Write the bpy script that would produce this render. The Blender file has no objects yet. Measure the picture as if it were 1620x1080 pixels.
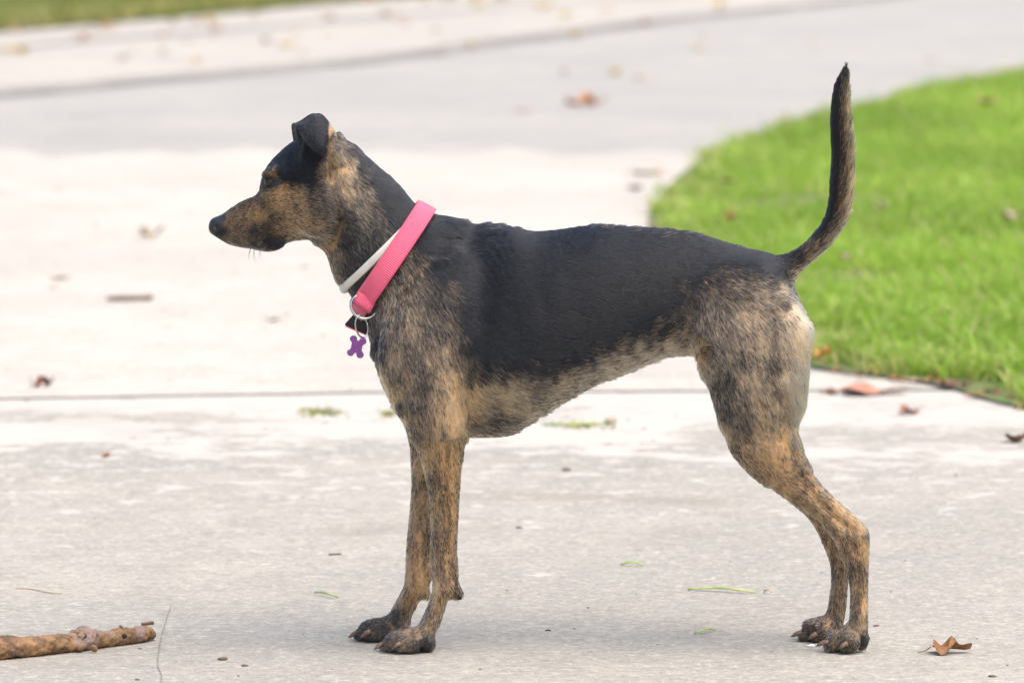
import bpy, math, random
import numpy as np
from mathutils import Vector, Matrix
from mathutils.bvhtree import BVHTree

random.seed(7)
RNG = np.random.default_rng(7)
scene = bpy.context.scene
COL = scene.collection

# ------------------------------------------------------------------ camera, sky, sun, exposure
CAM_H, PITCH, FPX = 1.12, math.radians(5.09), 9391.0          # height, tilt, focal length in photograph pixels
cam_data = bpy.data.cameras.new('camera')
cam = bpy.data.objects.new('camera', cam_data)
COL.objects.link(cam)
cam.location = (0, 0, CAM_H)
cam.rotation_euler = (math.pi / 2 - PITCH, 0, 0)
cam_data.sensor_width = 36.0
cam_data.lens = FPX / 1620.0 * 36.0
cam_data.clip_end = 2000
cam_data.dof.use_dof = True
cam_data.dof.focus_distance = 8.0
cam_data.dof.aperture_fstop = 7.4
scene.camera = cam

SUN_EL, SUN_AZ = math.radians(64), math.radians(125)            # azimuth from +Y (away from camera) towards +X
world = bpy.data.worlds.new('World')
scene.world = world
world.use_nodes = True
wn = world.node_tree.nodes
sky = wn.new('ShaderNodeTexSky')
sky.sky_type = 'NISHITA'
sky.sun_disc = False
sky.sun_elevation = SUN_EL
sky.sun_rotation = SUN_AZ
sky.air_density = 1.0
sky.dust_density = 4.0
sky.ozone_density = 0.2
wn['Background'].inputs['Strength'].default_value = 0.15
world.node_tree.links.new(sky.outputs['Color'], wn['Background'].inputs['Color'])

sun_data = bpy.data.lights.new('sun', 'SUN')
sun_data.energy = 1.4
sun_data.angle = math.radians(78)
sun_data.color = (1.0, 0.955, 0.90)
sun = bpy.data.objects.new('sun', sun_data)
COL.objects.link(sun)
_sd = Vector((math.sin(SUN_AZ) * math.cos(SUN_EL), math.cos(SUN_AZ) * math.cos(SUN_EL), math.sin(SUN_EL)))
sun.rotation_euler = _sd.to_track_quat('Z', 'Y').to_euler()
sun.location = (3, 6, 8)

vs = scene.view_settings
vs.view_transform = 'Standard'
vs.look = 'None'
vs.gamma = 1.0
vs.exposure = 0.88
scene.cycles.use_denoising = True
scene.cycles.max_bounces = 6
scene.cycles.caustics_reflective = False
scene.cycles.caustics_refractive = False
scene.cycles_curves.shape = 'RIBBONS'

# ------------------------------------------------------------------ helpers
CP, SP = math.cos(PITCH), math.sin(PITCH)

def on_plane(u, v, Y):
    """World (X, Z) on the upright plane y = Y for a place measured in the photograph."""
    u = np.asarray(u, float); v = np.asarray(v, float)
    a = (u - 810.0) / FPX; b = (540.0 - v) / FPX
    t = Y / (CP + b * SP)
    return t * a, CAM_H + t * (b * CP - SP)

def on_ground(u, v, z=0.0):
    a = (u - 810.0) / FPX; b = (540.0 - v) / FPX
    t = (z - CAM_H) / (b * CP - SP)
    return t * a, t * (CP + b * SP)

def tag(o, label=None, cat=None, group=None, kind=None):
    if label: o['label'] = label
    if cat: o['category'] = cat
    if group: o['group'] = group
    if kind: o['kind'] = kind
    return o

def link(name, data, parent=None, mat=None):
    o = bpy.data.objects.new(name, data)
    COL.objects.link(o)
    if parent is not None: o.parent = parent
    if mat is not None: o.data.materials.append(mat)
    return o

def mesh_np(name, verts, faces, smooth=True):
    """verts (n,3) array; faces (m,k) int array or list of lists."""
    me = bpy.data.meshes.new(name)
    verts = np.asarray(verts, np.float32)
    if isinstance(faces, np.ndarray):
        m, k = faces.shape
        me.vertices.add(len(verts)); me.vertices.foreach_set('co', verts.ravel())
        me.loops.add(m * k); me.loops.foreach_set('vertex_index', faces.astype(np.int32).ravel())
        me.polygons.add(m); me.polygons.foreach_set('loop_start', np.arange(0, m * k, k, dtype=np.int32))
        me.update(calc_edges=True)
    else:
        me.from_pydata(verts.tolist(), [], [list(f) for f in faces])
    if smooth:
        me.polygons.foreach_set('use_smooth', np.ones(len(me.polygons), bool))
    me.validate()
    me.update()
    return me

def empty(name, loc):
    o = bpy.data.objects.new(name, None)
    COL.objects.link(o)
    o.location = loc
    o.empty_display_size = 0.05
    return o

class NT:
    """Small wrapper to write node materials briefly."""
    def __init__(self, name):
        self.m = bpy.data.materials.new(name); self.m.use_nodes = True
        self.t = self.m.node_tree; self.b = self.t.nodes['Principled BSDF']; self.out = self.t.nodes['Material Output']
    def n(self, typ, **kw):
        nd = self.t.nodes.new(typ)
        for k, v in kw.items():
            if k.startswith('i_'):
                key = k[2:]
                nd.inputs[int(key) if key.isdigit() else key.replace('_', ' ')].default_value = v
            else:
                setattr(nd, k, v)
        return nd
    def l(self, a, b): self.t.links.new(a, b)
    def math(self, op, a, b=None, c=None, clamp=False):
        nd = self.n('ShaderNodeMath', operation=op, use_clamp=clamp)
        for i, x in enumerate((a, b, c)):
            if x is None: continue
            if isinstance(x, (int, float)): nd.inputs[i].default_value = x
            else: self.l(x, nd.inputs[i])
        return nd.outputs[0]
    def mix(self, f, a, b):
        nd = self.n('ShaderNodeMix', data_type='RGBA')
        for i, x in ((0, f), (6, a), (7, b)):
            if isinstance(x, (int, float)): nd.inputs[i].default_value = x
            elif isinstance(x, tuple): nd.inputs[i].default_value = (*x, 1.0)
            else: self.l(x, nd.inputs[i])
        return nd.outputs[2]
    def noise(self, scale, detail=4, rough=0.55, vec=None):
        nd = self.n('ShaderNodeTexNoise', i_Scale=scale, i_Detail=detail, i_Roughness=rough)
        if vec is not None: self.l(vec, nd.inputs['Vector'])
        return nd.outputs['Fac']
    def ramp(self, f, lo, hi, a=0.0, b=1.0):
        nd = self.n('ShaderNodeMapRange', interpolation_type='SMOOTHSTEP')
        nd.inputs[1].default_value = lo; nd.inputs[2].default_value = hi
        nd.inputs[3].default_value = a; nd.inputs[4].default_value = b
        self.l(f, nd.inputs[0]); return nd.outputs[0]
    def obj(self): return self.n('ShaderNodeTexCoord').outputs['Object']
    def bump(self, h, strength=0.3, dist=0.01):
        nd = self.n('ShaderNodeBump', i_Strength=strength, i_Distance=dist)
        self.l(h, nd.inputs['Height']); self.l(nd.outputs[0], self.b.inputs['Normal'])
    def col(self, c): self.l(c, self.b.inputs['Base Color'])

def simple_mat(name, c1, c2, scale=40, rough=0.7, metal=0.0, bump=0.0, detail=4, translucent=0.0):
    t = NT(name)
    v = t.obj()
    n = t.noise(scale, detail, 0.6, v)
    t.col(t.mix(t.ramp(n, 0.3, 0.7), c1, c2))
    t.b.inputs['Roughness'].default_value = rough
    t.b.inputs['Metallic'].default_value = metal
    if bump: t.bump(n, bump, 0.002)
    return t.m

def value_noise(p, seed=0):
    """Smooth lattice noise in 0..1 for an (n,3) array."""
    r = np.random.default_rng(seed).random((32, 32, 32)).astype(np.float32)
    i = np.floor(p).astype(int); f = p - i; f = f * f * (3 - 2 * f)
    out = 0
    for dx in (0, 1):
        for dy in (0, 1):
            for dz in (0, 1):
                w = np.abs(1 - dx - f[:, 0]) * np.abs(1 - dy - f[:, 1]) * np.abs(1 - dz - f[:, 2])
                out = out + w * r[(i[:, 0] + dx) % 32, (i[:, 1] + dy) % 32, (i[:, 2] + dz) % 32]
    return out

def frames_tube(path, radii, seg=10, squash=None):
    """Closed tube along a path of (x,y,z) points."""
    path = np.asarray(path, float); n = len(path)
    tang = np.gradient(path, axis=0); tang /= np.linalg.norm(tang, axis=1)[:, None] + 1e-12
    up = np.array([0.0, 0, 1]) if abs(tang[0][2]) < 0.9 else np.array([0, 1.0, 0])
    V = []
    for i in range(n):
        a = np.cross(tang[i], up); a /= np.linalg.norm(a) + 1e-12
        b = np.cross(a, tang[i]); up = b
        for k in range(seg):
            q = 2 * math.pi * k / seg
            V.append(path[i] + radii[i] * (math.cos(q) * a + math.sin(q) * b))
    F = []
    for i in range(n - 1):
        for k in range(seg):
            F.append([i * seg + k, i * seg + (k + 1) % seg, (i + 1) * seg + (k + 1) % seg, (i + 1) * seg + k])
    F.append(list(range(seg))[::-1]); F.append([(n - 1) * seg + k for k in range(seg)])
    return np.array(V), F

def catmull(P, n):
    P = np.asarray(P, float); m = len(P)
    Q = np.vstack([2 * P[0] - P[1], P, 2 * P[-1] - P[-2]])
    s = np.linspace(0, m - 1 - 1e-6, n); i = s.astype(int); f = (s - i)[:, None]
    p0, p1, p2, p3 = Q[i], Q[i + 1], Q[i + 2], Q[i + 3]
    return 0.5 * (2 * p1 + (p2 - p0) * f + (2 * p0 - 5 * p1 + 4 * p2 - p3) * f ** 2 + (3 * p1 - p0 - 3 * p2 + p3) * f ** 3)

# ------------------------------------------------------------------ ground, driveway, road, pavement, lawns
def gp(u, v, z=0.0): return np.array([*on_ground(u, v), z])

def concrete(name, base, pale, y0=None, y1=None, speck=1.0, stains=True):
    t = NT(name); v = t.obj()
    sep = t.n('ShaderNodeSeparateXYZ'); t.l(v, sep.inputs[0])
    big = t.noise(.9, 5, .6, v); med = t.noise(7, 6, .65, v); fine = t.noise(60, 5, .72, v); grit = t.noise(230, 3, .7, v); mid = t.noise(22, 6, .7, v)
    c = t.mix(t.ramp(med, .3, .7), tuple(x * .90 for x in base), tuple(min(1, x * 1.10) for x in base))
    c = t.mix(t.math('MULTIPLY', t.ramp(big, .40, .62), .55), c, (base[0] * .80, base[1] * .81, base[2] * .84))
    b2 = t.noise(3.1, 6, .7, v)
    c = t.mix(t.math('MULTIPLY', t.ramp(b2, .52, .68), .45), c, (base[0] * 1.18, base[1] * 1.15, base[2] * 1.08))
    c = t.mix(t.math('MULTIPLY', t.ramp(mid, .50, .68), .45 * speck), c, (base[0] * 1.32, base[1] * 1.30, base[2] * 1.25))
    c = t.mix(t.math('MULTIPLY', t.ramp(mid, .48, .32), .40 * speck), c, (base[0] * .74, base[1] * .74, base[2] * .74))
    # grains of light and dark aggregate
    c = t.mix(t.math('MULTIPLY', t.ramp(fine, .52, .66), .75 * speck), c, (base[0] * 1.5, base[1] * 1.45, base[2] * 1.32))
    c = t.mix(t.math('MULTIPLY', t.ramp(fine, .47, .34), .65 * speck), c, (base[0] * .62, base[1] * .60, base[2] * .58))
    c = t.mix(t.math('MULTIPLY', t.ramp(grit, .60, .75), .8 * speck), c, (base[0] * .42, base[1] * .38, base[2] * .33))
    g2 = t.noise(140, 3, .75, v)
    c = t.mix(t.math('MULTIPLY', t.ramp(g2, .56, .70), .7 * speck), c, (min(.8, base[0] * 1.75), min(.78, base[1] * 1.72), min(.74, base[2] * 1.65)))
    c = t.mix(t.math('MULTIPLY', t.ramp(g2, .44, .30), .6 * speck), c, (base[0] * .55, base[1] * .52, base[2] * .48))
    h = fine
    if y0 is not None:                                          # worn pale topping left on the far part of the slab
        f = t.ramp(sep.outputs['Y'], y0, y1, -.30, .24)
        m1 = t.noise(2.3, 8, .68, v); m2 = t.noise(13, 6, .7, v)
        s = t.math('ADD', t.math('ADD', f, t.math('ADD', t.math('MULTIPLY', t.math('SUBTRACT', m1, .5), 1.7), .5)), t.math('MULTIPLY', t.math('SUBTRACT', m2, .5), .75))
        k = t.ramp(s, .49, .64)
        c = t.mix(k, c, t.mix(t.ramp(med, .3, .7), tuple(x * .93 for x in pale), pale))
        h = t.math('ADD', fine, t.math('MULTIPLY', k, .6))
        # flecks of topping and a bowed tyre mark nearer the dog
        fl = t.ramp(t.math('ADD', t.noise(15, 5, .6, v), t.ramp(sep.outputs['Y'], 8.2, 10.4, -.02, .10)), .635, .70)
        c = t.mix(t.math('MULTIPLY', fl, .85), c, pale)
        xx = sep.outputs['X']
        d = t.math('ABSOLUTE', t.math('SUBTRACT', sep.outputs['Y'], t.math('ADD', 9.70, t.math('MULTIPLY', t.math('MULTIPLY', xx, xx), -.9))))
        band = t.math('MULTIPLY', t.ramp(d, .09, .02), t.ramp(t.math('ABSOLUTE', t.math('SUBTRACT', xx, .14)), .28, .12))
        c = t.mix(t.math('MULTIPLY', band, .38), c, (.27, .22, .165))
    if stains:
        w = t.ramp(t.noise(1.7, 7, .72, v), .52, .72)
        c = t.mix(t.math('MULTIPLY', w, .32), c, (base[0] * .62, base[1] * .60, base[2] * .55))
    t.col(c); t.b.inputs['Roughness'].default_value = .9; t.b.inputs['Specular IOR Level'].default_value = .25
    t.bump(h, .28, .004)
    return t.m

def sheet(name, poly, z, mat, thick=0.0, parent=None):
    """Flat polygon; thick > 0 adds a skirt going down (a slab with a real edge)."""
    P = [(p[0], p[1], z) for p in poly]; n = len(P)
    V_, F_ = list(P), [list(range(n))]
    if thick:
        V_ += [(p[0], p[1], z - thick) for p in poly]
        for i in range(n): F_.append([i, i + n, (i + 1) % n + n, (i + 1) % n])
    me = bpy.data.meshes.new(name); me.from_pydata(V_, [], F_); me.update()
    o = link(name, me, parent, mat)
    if thick:                                                   # edges dark with trapped dirt
        me.materials.append(M_DIRT)
        for p in me.polygons[1:]: p.material_index = 1
    return o

M_DIRT = simple_mat('joint_dirt', (.05, .045, .036), (.11, .095, .075), 30, .95)
M_SOIL = simple_mat('soil', (.10, .08, .045), (.10, .15, .035), 6, .95, bump=.5)
M_EARTH = simple_mat('far_earth', (.05, .08, .025), (.09, .12, .04), 3, .95)
tag(sheet('ground', [(-300, -30), (300, -30), (300, 700), (-300, 700)], -.06, M_EARTH), kind='structure')

M_FRONT = concrete('worn_concrete', (.362, .339, .294), (.510, .477, .422), 9.0, 11.5)
M_BACK = concrete('pale_concrete', (.488, .451, .396), (.6, .6, .6), speck=.8)
M_ROAD = concrete('road_concrete', (.385, .364, .330), (.6, .6, .6), speck=.3)
M_PAVE = concrete('pavement_concrete', (.445, .412, .362), (.6, .6, .6), speck=.4)

jl = gp(-1600, 658)[:2]; jr = gp(2600, 588)[:2]                 # the joint between the two slabs
jl0, jm = gp(0, 632)[:2], gp(600, 622)[:2]
drive = empty('driveway', (0, 9, 0)); drive.location = (0, 0, 0); tag(drive, kind='structure')
def subdiv_slab(name, poly, z, mat, th):
    return sheet(name, poly, z, mat, th, drive)
subdiv_slab('concrete_slab', [(-12, -4), (12, -4), (12, jm[1] + .55), (jm[0], jm[1]), (jl0[0], jl0[1]), (-12, jl0[1] - .9)], 0, M_FRONT, .05)
g = .045
ROAD_Y = on_ground(810, 243)[1]
subdiv_slab('concrete_slab', [(-12, jl0[1] - .9 + g), (jl0[0], jl0[1] + g), (jm[0], jm[1] + g), (12, jm[1] + .55 + g), (12, ROAD_Y + .25)] + [(12 - 24 * i / 160, ROAD_Y + .25 - .4 * i / 160 + .22 * math.sin(i * 1.7) * math.sin(i * .61) + .12 * math.sin(i * 4.1)) for i in range(1, 160)] + [(-12, ROAD_Y - .15)], -.001, M_BACK, .05)
link('joint_filler', bpy.data.meshes.new('joint_filler'), drive, M_DIRT).data.from_pydata(
    [(-12, jl0[1] - 1.2, -.012), (12, jm[1] + .2, -.012), (12, jm[1] + .9, -.012), (-12, jl0[1] - .5, -.012)], [], [[0, 1, 2, 3]])
# hairline crack by the stick: a thin dirt-filled groove
cr = catmull([gp(272, 955), gp(262, 985), gp(254, 1015), gp(250, 1050), gp(256, 1075), gp(246, 1130), gp(250, 1200)], 50)
rn = random.Random(4); CV, CF = [], []
for i, p in enumerate(cr):
    w = .0007 * rn.uniform(.4, 1.3); j = rn.uniform(-.0006, .0006)
    CV += [(p[0] + j - w, p[1], .0012), (p[0] + j + w, p[1], .0012)]
    if i: CF.append([2 * i - 2, 2 * i - 1, 2 * i + 1, 2 * i])
link('crack', mesh_np('crack', CV, CF), drive, simple_mat('crack_dirt', (.19, .175, .15), (.26, .24, .205), 60, .95))

# kerb line of the road and the pavement behind it
kl = [(-30.0, -45.0)] + [tuple(gp(u, v)[:2]) for (u, v) in ((-300, 172), (0, 147), (270, 122), (540, 99), (810, 62), (1040, 32), (1310, 4))] + [(6.0, 49.0), (40, 150)]
kl[0] = (kl[1][0] - 14, kl[1][1] - 30)
road = sheet('road', [(-60, ROAD_Y - 2), (-12, ROAD_Y - .75), (12, ROAD_Y - .35), (60, ROAD_Y + 2), (60, 160), (40, 160), (-60, 160)], -.006, M_ROAD); tag(road, kind='structure')
def offset(line, d):
    L_ = np.array(line); t_ = np.gradient(L_, axis=0); t_ /= np.linalg.norm(t_, axis=1)[:, None]
    return [(p[0] - d * q[1], p[1] + d * q[0]) for p, q in zip(L_, t_)]
far_edge = [(-19.0, -14.0)] + [tuple(gp(u, v)[:2]) for (u, v) in ((-400, 90), (0, 56), (270, 34), (550, 8))] + [(4.2, 50.0), (36, 152)]
pave = sheet('pavement', kl + far_edge[::-1], .014, M_PAVE, .05); pave.data.materials[1] = M_PAVE; tag(pave, kind='structure')
gut = sheet('gutter', offset(kl, -.16) + kl[::-1], -.002, simple_mat('gutter_grey', (.13, .125, .12), (.30, .285, .27), 2.5, .9)); tag(gut, kind='structure')  # mottled grey strip along the kerb foot, darker than road and pavement

# ---- grass
def in_poly(P, poly):
    x, y = P[:, 0], P[:, 1]; ins = np.zeros(len(P), bool); n = len(poly)
    for i in range(n):
        x1, y1 = poly[i]; x2, y2 = poly[(i + 1) % n]
        c = ((y1 > y) != (y2 > y)) & (x < (x2 - x1) * (y - y1) / (y2 - y1 + 1e-12) + x1)
        ins ^= c
    return ins

def edge_dist(P, line):
    d = np.full(len(P), 9e9); L_ = np.asarray(line)
    for a, b in zip(L_[:-1], L_[1:]):
        ab = b - a; h = np.clip(((P - a) @ ab) / (ab @ ab), 0, 1)
        d = np.minimum(d, np.linalg.norm(P - a - h[:, None] * ab, axis=1))
    return d

def blades(name, pts, hgt, wid, dry, seed, z0):
    """One mesh of bent three-segment blades."""
    r = np.random.default_rng(seed); n = len(pts)
    az = r.uniform(0, 2 * np.pi, n); lean = r.uniform(.15, 1.1, n) * hgt
    fx, fy = np.cos(az), np.sin(az); sx, sy = -fy, fx
    face = r.uniform(0, np.pi, n); sx, sy = np.cos(face), np.sin(face)
    V_ = np.zeros((n, 7, 3))
    for k, (s, w) in enumerate(((0, .7), (.4, 1.0), (.75, .7))):
        cx = pts[:, 0] + fx * lean * s * s; cy = pts[:, 1] + fy * lean * s * s; cz = z0 + hgt * (s - .25 * s * s)
        for e, q in enumerate((-1, 1)):
            V_[:, 2 * k + e] = np.stack([cx + q * sx * wid * w / 2, cy + q * sy * wid * w / 2, cz], 1)
    V_[:, 6] = np.stack([pts[:, 0] + fx * lean, pts[:, 1] + fy * lean, z0 + hgt * .75], 1)
    b = np.arange(n)[:, None] * 7
    tri = np.concatenate([b + np.array(q)[None] for q in ((0, 1, 3), (0, 3, 2), (2, 3, 5), (2, 5, 4), (4, 5, 6))])
    me = mesh_np(name, V_.reshape(-1, 3), tri)
    big = value_noise(np.stack([pts[:, 0] * 2.2 + 30, pts[:, 1] * 1.3 + 30, np.full(n, 7.3)], 1), 77) - .5
    tint = np.clip(r.normal(.5, .24, n) + big * .9, 0, 1)
    colr = np.stack([tint, dry, r.random(n), np.ones(n)], 1).repeat(7, 0)
    at = me.attributes.new('tint', 'FLOAT_COLOR', 'POINT'); at.data.foreach_set('color', colr.astype(np.float32).ravel())
    return me

def grass_mat(name, dark, light, straw):
    t = NT(name); a = t.n('ShaderNodeAttribute', attribute_name='tint'); s = t.n('ShaderNodeSeparateColor'); t.l(a.outputs['Color'], s.inputs[0])
    c = t.mix(s.outputs[0], dark, light); c = t.mix(s.outputs[1], c, straw)
    t.col(c); t.b.inputs['Roughness'].default_value = .5; t.b.inputs['Specular IOR Level'].default_value = .3
    tr = t.n('ShaderNodeBsdfTranslucent'); t.l(t.mix(.5, c, light), tr.inputs['Color'])
    mx = t.n('ShaderNodeMixShader', i_0=.42); t.l(t.b.outputs[0], mx.inputs[1]); t.l(tr.outputs[0], mx.inputs[2]); t.l(mx.outputs[0], t.out.inputs['Surface'])
    return t.m
M_GRASS = grass_mat('lawn_grass', (.17, .30, .03), (.43, .62, .09), (.60, .50, .25))
M_GRASS2 = grass_mat('verge_grass', (.11, .17, .03), (.25, .33, .07), (.50, .40, .17))

edge = [tuple(gp(u, v)[:2]) for (u, v) in ((2400, 905), (1850, 706), (1620, 648), (1560, 634), (1495, 614), (1400, 598), (1290, 583), (1235, 560), (1130, 500), (1070, 440), (1035, 390), (1026, 352),
        (1042, 318), (1070, 284), (1110, 254), (1165, 224), (1250, 197), (1310, 183), (1450, 143), (1620, 113), (1900, 70))]
lawn_poly = edge + [(9.0, 44.0), (24.0, 44.0), (24.0, 4.0), (6.0, 4.0)]
rim = catmull(edge, 120)
lp = [tuple(p) for p in rim] + [(9.0, 44.0), (24.0, 44.0), (24.0, 4.0), (6.0, 4.0)]
M_SOIL2 = simple_mat('lawn_soil', (.15, .115, .06), (.12, .20, .04), 9, .95, bump=.5)
lawn = sheet('lawn', lp, .006, M_SOIL2, .05); tag(lawn, kind='structure')
r = np.random.default_rng(21)
N0 = 420000
yy = 9.3 + (30 - 9.3) * r.random(N0) ** 1.25
xx = r.random(N0) * (1.05 + .098 * yy)
P = np.stack([xx, yy], 1); P = P[in_poly(P, lp)]
wob = value_noise(np.stack([P[:, 0] * 9 + 9, P[:, 1] * 5 + 9, P[:, 0] * 0 + 2.5], 1), 13)
P = P[edge_dist(P, rim) > wob * .22 - .07]
dens = value_noise(np.stack([P[:, 0] * 3 + 9, P[:, 1] * 3 + 9, P[:, 0] * 0 + 5], 1), 3) * .6 + value_noise(np.stack([P[:, 0] * 11 + 9, P[:, 1] * 11 + 9, P[:, 0] * 0 + 5], 1), 4) * .4
keep = r.random(len(P)) < np.clip((dens - .26) * 3.4, .07, 1) * np.where(P[:, 0] > .0885 * P[:, 1] + .25, .45, 1)
P = P[keep]; dens = dens[keep]
ed = edge_dist(P, rim)
P += r.normal(0, 1, P.shape) * np.where(ed < .12, .018, 0)[:, None]
hg = (.024 + .045 * dens ** 1.5) * r.uniform(.5, 1.45, len(P)) * np.where(r.random(len(P)) < .04, 1.8, 1)
dry = np.clip((r.random(len(P)) < .13 + .55 * np.exp(-ed / .09)) * r.uniform(.5, 1, len(P)) + np.clip(.32 - dens, 0, .3), 0, 1)
# the lawn goes on to the right of the picture, with coarser tufts
Q = np.stack([r.uniform(.8, 11, 150000), 8 + 26 * r.random(150000)], 1)
Q = Q[in_poly(Q, lp) & (Q[:, 0] > .098 * Q[:, 1] + .95)]
P = np.vstack([P, Q]); hg = np.concatenate([hg, r.uniform(.04, .08, len(Q))]); dry = np.concatenate([dry, (r.random(len(Q)) < .12) * .7])
me = blades('lawn_grass', P, hg, np.where(np.arange(len(P)) < len(P) - len(Q), r.uniform(.004, .009, len(P)), r.uniform(.012, .024, len(P))), dry, 5, .004)
tag(link('lawn_grass', me, None, M_GRASS), 'bright green mown grass of the lawn behind the dog', 'grass', kind='stuff')
print('lawn blades', len(P))

verge = sheet('verge', far_edge + [(60, 300), (-200, 300), (-200, -14)], .02, M_SOIL); tag(verge, kind='structure')
N0 = 110000
P = np.stack([r.uniform(-5.5, .6, N0), r.uniform(24, 44, N0)], 1)
P = P[in_poly(P, far_edge + [(60, 300), (-200, 300), (-200, -14)])]
ed = edge_dist(P, np.array(far_edge))
P = P[(ed < 6)]; ed = ed[ed < 6]
dry = (r.random(len(P)) < .28 + .5 * np.exp(-ed / .7)) * r.uniform(.4, 1, len(P))
me = blades('verge_grass', P, r.uniform(.05, .11, len(P)), r.uniform(.010, .018, len(P)), dry, 6, .018)
tag(link('verge_grass', me, None, M_GRASS2), 'rough green grass of the verge beyond the far pavement', 'grass', kind='stuff')
print('verge blades', len(P))

# ------------------------------------------------------------------ the dog: one blended field, meshed once
_, Y_NEAR = on_ground(810, 1031)
_, Y_FAR = on_ground(810, 1013)
YM = (Y_NEAR + Y_FAR) / 2
DYF = (Y_FAR - Y_NEAR) / 2
VOX = 0.0023
X0, X1 = -0.47, 0.55
Z0, Z1 = -0.012, 0.83
YH = 0.128
gx = np.arange(X0, X1, VOX); gz = np.arange(Z0, Z1, VOX); gy = np.arange(-YH, YH, VOX)
FLD = np.full((len(gx), len(gy), len(gz)), 0.2, np.float32)

def smin(a, b, k):
    h = np.clip(0.5 + 0.5 * (b - a) / k, 0, 1)
    return b + (a - b) * h - k * h * (1 - h)

def crop(x0, x1, y0, y1, z0, z1, m):
    def idx(g, a, b): return slice(max(0, int(np.searchsorted(g, a - m))), min(len(g), int(np.searchsorted(g, b + m)) + 1))
    return idx(gx, x0, x1), idx(gy, y0, y1), idx(gz, z0, z1)

def stroke_field(xs, zs, Yp, strokes):
    """Grooves (+) and ridges (-) along measured lines, in metres."""
    out = np.zeros((len(xs), len(zs)), np.float32)
    px, pz = np.meshgrid(xs, zs, indexing='ij')
    for pts, sig, amp in strokes:
        c = catmull(np.stack(on_plane([p[0] for p in pts], [p[1] for p in pts], Yp), 1), 40)
        d2 = np.full(px.shape, 9.0)
        for i, q in enumerate(c):
            d2 = np.minimum(d2, (px - q[0]) ** 2 + (pz - q[1]) ** 2)
        out += amp * np.exp(-d2 / (2 * (sig / 1180.0) ** 2))
    return out

def loft(st, k=0.02, n=160, strokes=(), inset=0.0018, m=0.05):
    """st rows: (uA, vA, uB, vB, half width, y centre, egg). Edge A and edge B are the outline in the side view."""
    st = np.asarray(st, float)
    rows = []
    for r in st:
        ax, az = on_plane(r[0], r[1], YM + r[5]); bx, bz = on_plane(r[2], r[3], YM + r[5])
        rows.append([ax, az, bx, bz, r[4], r[5], r[6]])
    S = catmull(rows, n)
    A, B = S[:, 0:2], S[:, 2:4]
    sx, sy, sz = crop(min(A[:, 0].min(), B[:, 0].min()), max(A[:, 0].max(), B[:, 0].max()), (S[:, 5] - S[:, 4]).min(), (S[:, 5] + S[:, 4]).max(),
                      min(A[:, 1].min(), B[:, 1].min()), max(A[:, 1].max(), B[:, 1].max()), m)
    xs, ys, zs = gx[sx], gy[sy], gz[sz]
    px, pz = np.meshgrid(xs, zs, indexing='ij')
    best = np.full(px.shape, 9.0); bi = np.zeros(px.shape, int)
    for i in range(n):
        d = B[i] - A[i]; L2 = d @ d + 1e-12
        h = np.clip(((px - A[i, 0]) * d[0] + (pz - A[i, 1]) * d[1]) / L2, 0, 1)
        dd = (px - A[i, 0] - h * d[0]) ** 2 + (pz - A[i, 1] - h * d[1]) ** 2
        q = dd < best
        best[q] = dd[q]; bi[q] = i
    C = (A + B) / 2; D = B - A; R = np.linalg.norm(D, axis=1) / 2; Dn = D / (2 * R[:, None] + 1e-9)
    ex = px - C[bi, 0]; ez = pz - C[bi, 1]
    along = ex * Dn[bi, 0] + ez * Dn[bi, 1]
    perp = np.abs(-ex * Dn[bi, 1] + ez * Dn[bi, 0])
    r = np.maximum(R[bi] - inset, 0.001); w = np.maximum(S[bi, 4] - inset, 0.001)
    t = along / r
    w = w * (1 + S[bi, 6] * np.clip(t, -1, 1))
    perp = np.where((bi == 0) | (bi == n - 1), perp, np.maximum(perp - .003, 0))
    yy = ys[None, :, None] - S[bi, 5][:, None, :]
    k1 = np.sqrt(t[:, None, :] ** 2 + (yy / w[:, None, :]) ** 2) + 1e-6
    k2 = np.sqrt((t / r)[:, None, :] ** 2 + (yy / (w ** 2)[:, None, :]) ** 2) + 1e-6
    f = k1 * (k1 - 1) / k2
    f = np.where(perp[:, None, :] > 0.0, np.where(f > 0, np.sqrt(f * f + perp[:, None, :] ** 2), np.maximum(f, perp[:, None, :])), f)
    if strokes:
        f = f + stroke_field(xs, zs, YM + S[:, 5].mean(), strokes)[:, None, :]
    FLD[sx, sy, sz] = smin(FLD[sx, sy, sz], f.astype(np.float32), k)

def ellip(u, v, y, ru, rv, ry, k=0.008, rot=0.0, sub=False):
    """Ellipsoid: centre measured in the side view, y in metres, radii in photograph pixels; rot turns it in the side plane."""
    cx, cz = on_plane(u, v, YM + y); s = 1182.0
    a, b, c = ru / s, rv / s, ry / s; m = max(a, b, c)
    sx, sy, sz = crop(cx - m, cx + m, y - m, y + m, cz - m, cz + m, 0.03)
    x = gx[sx][:, None, None] - cx; yy = gy[sy][None, :, None] - y; z = gz[sz][None, None, :] - cz
    co, si = math.cos(rot), math.sin(rot)
    x, z = x * co + z * si, -x * si + z * co
    k1 = np.sqrt((x / a) ** 2 + (yy / c) ** 2 + (z / b) ** 2) + 1e-6
    k2 = np.sqrt((x / a ** 2) ** 2 + (yy / c ** 2) ** 2 + (z / b ** 2) ** 2) + 1e-6
    f = (k1 * (k1 - 1) / k2).astype(np.float32)
    if sub: FLD[sx, sy, sz] = -smin(-FLD[sx, sy, sz], f, k)
    else: FLD[sx, sy, sz] = smin(FLD[sx, sy, sz], f, k)

E0 = 0.0
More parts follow.
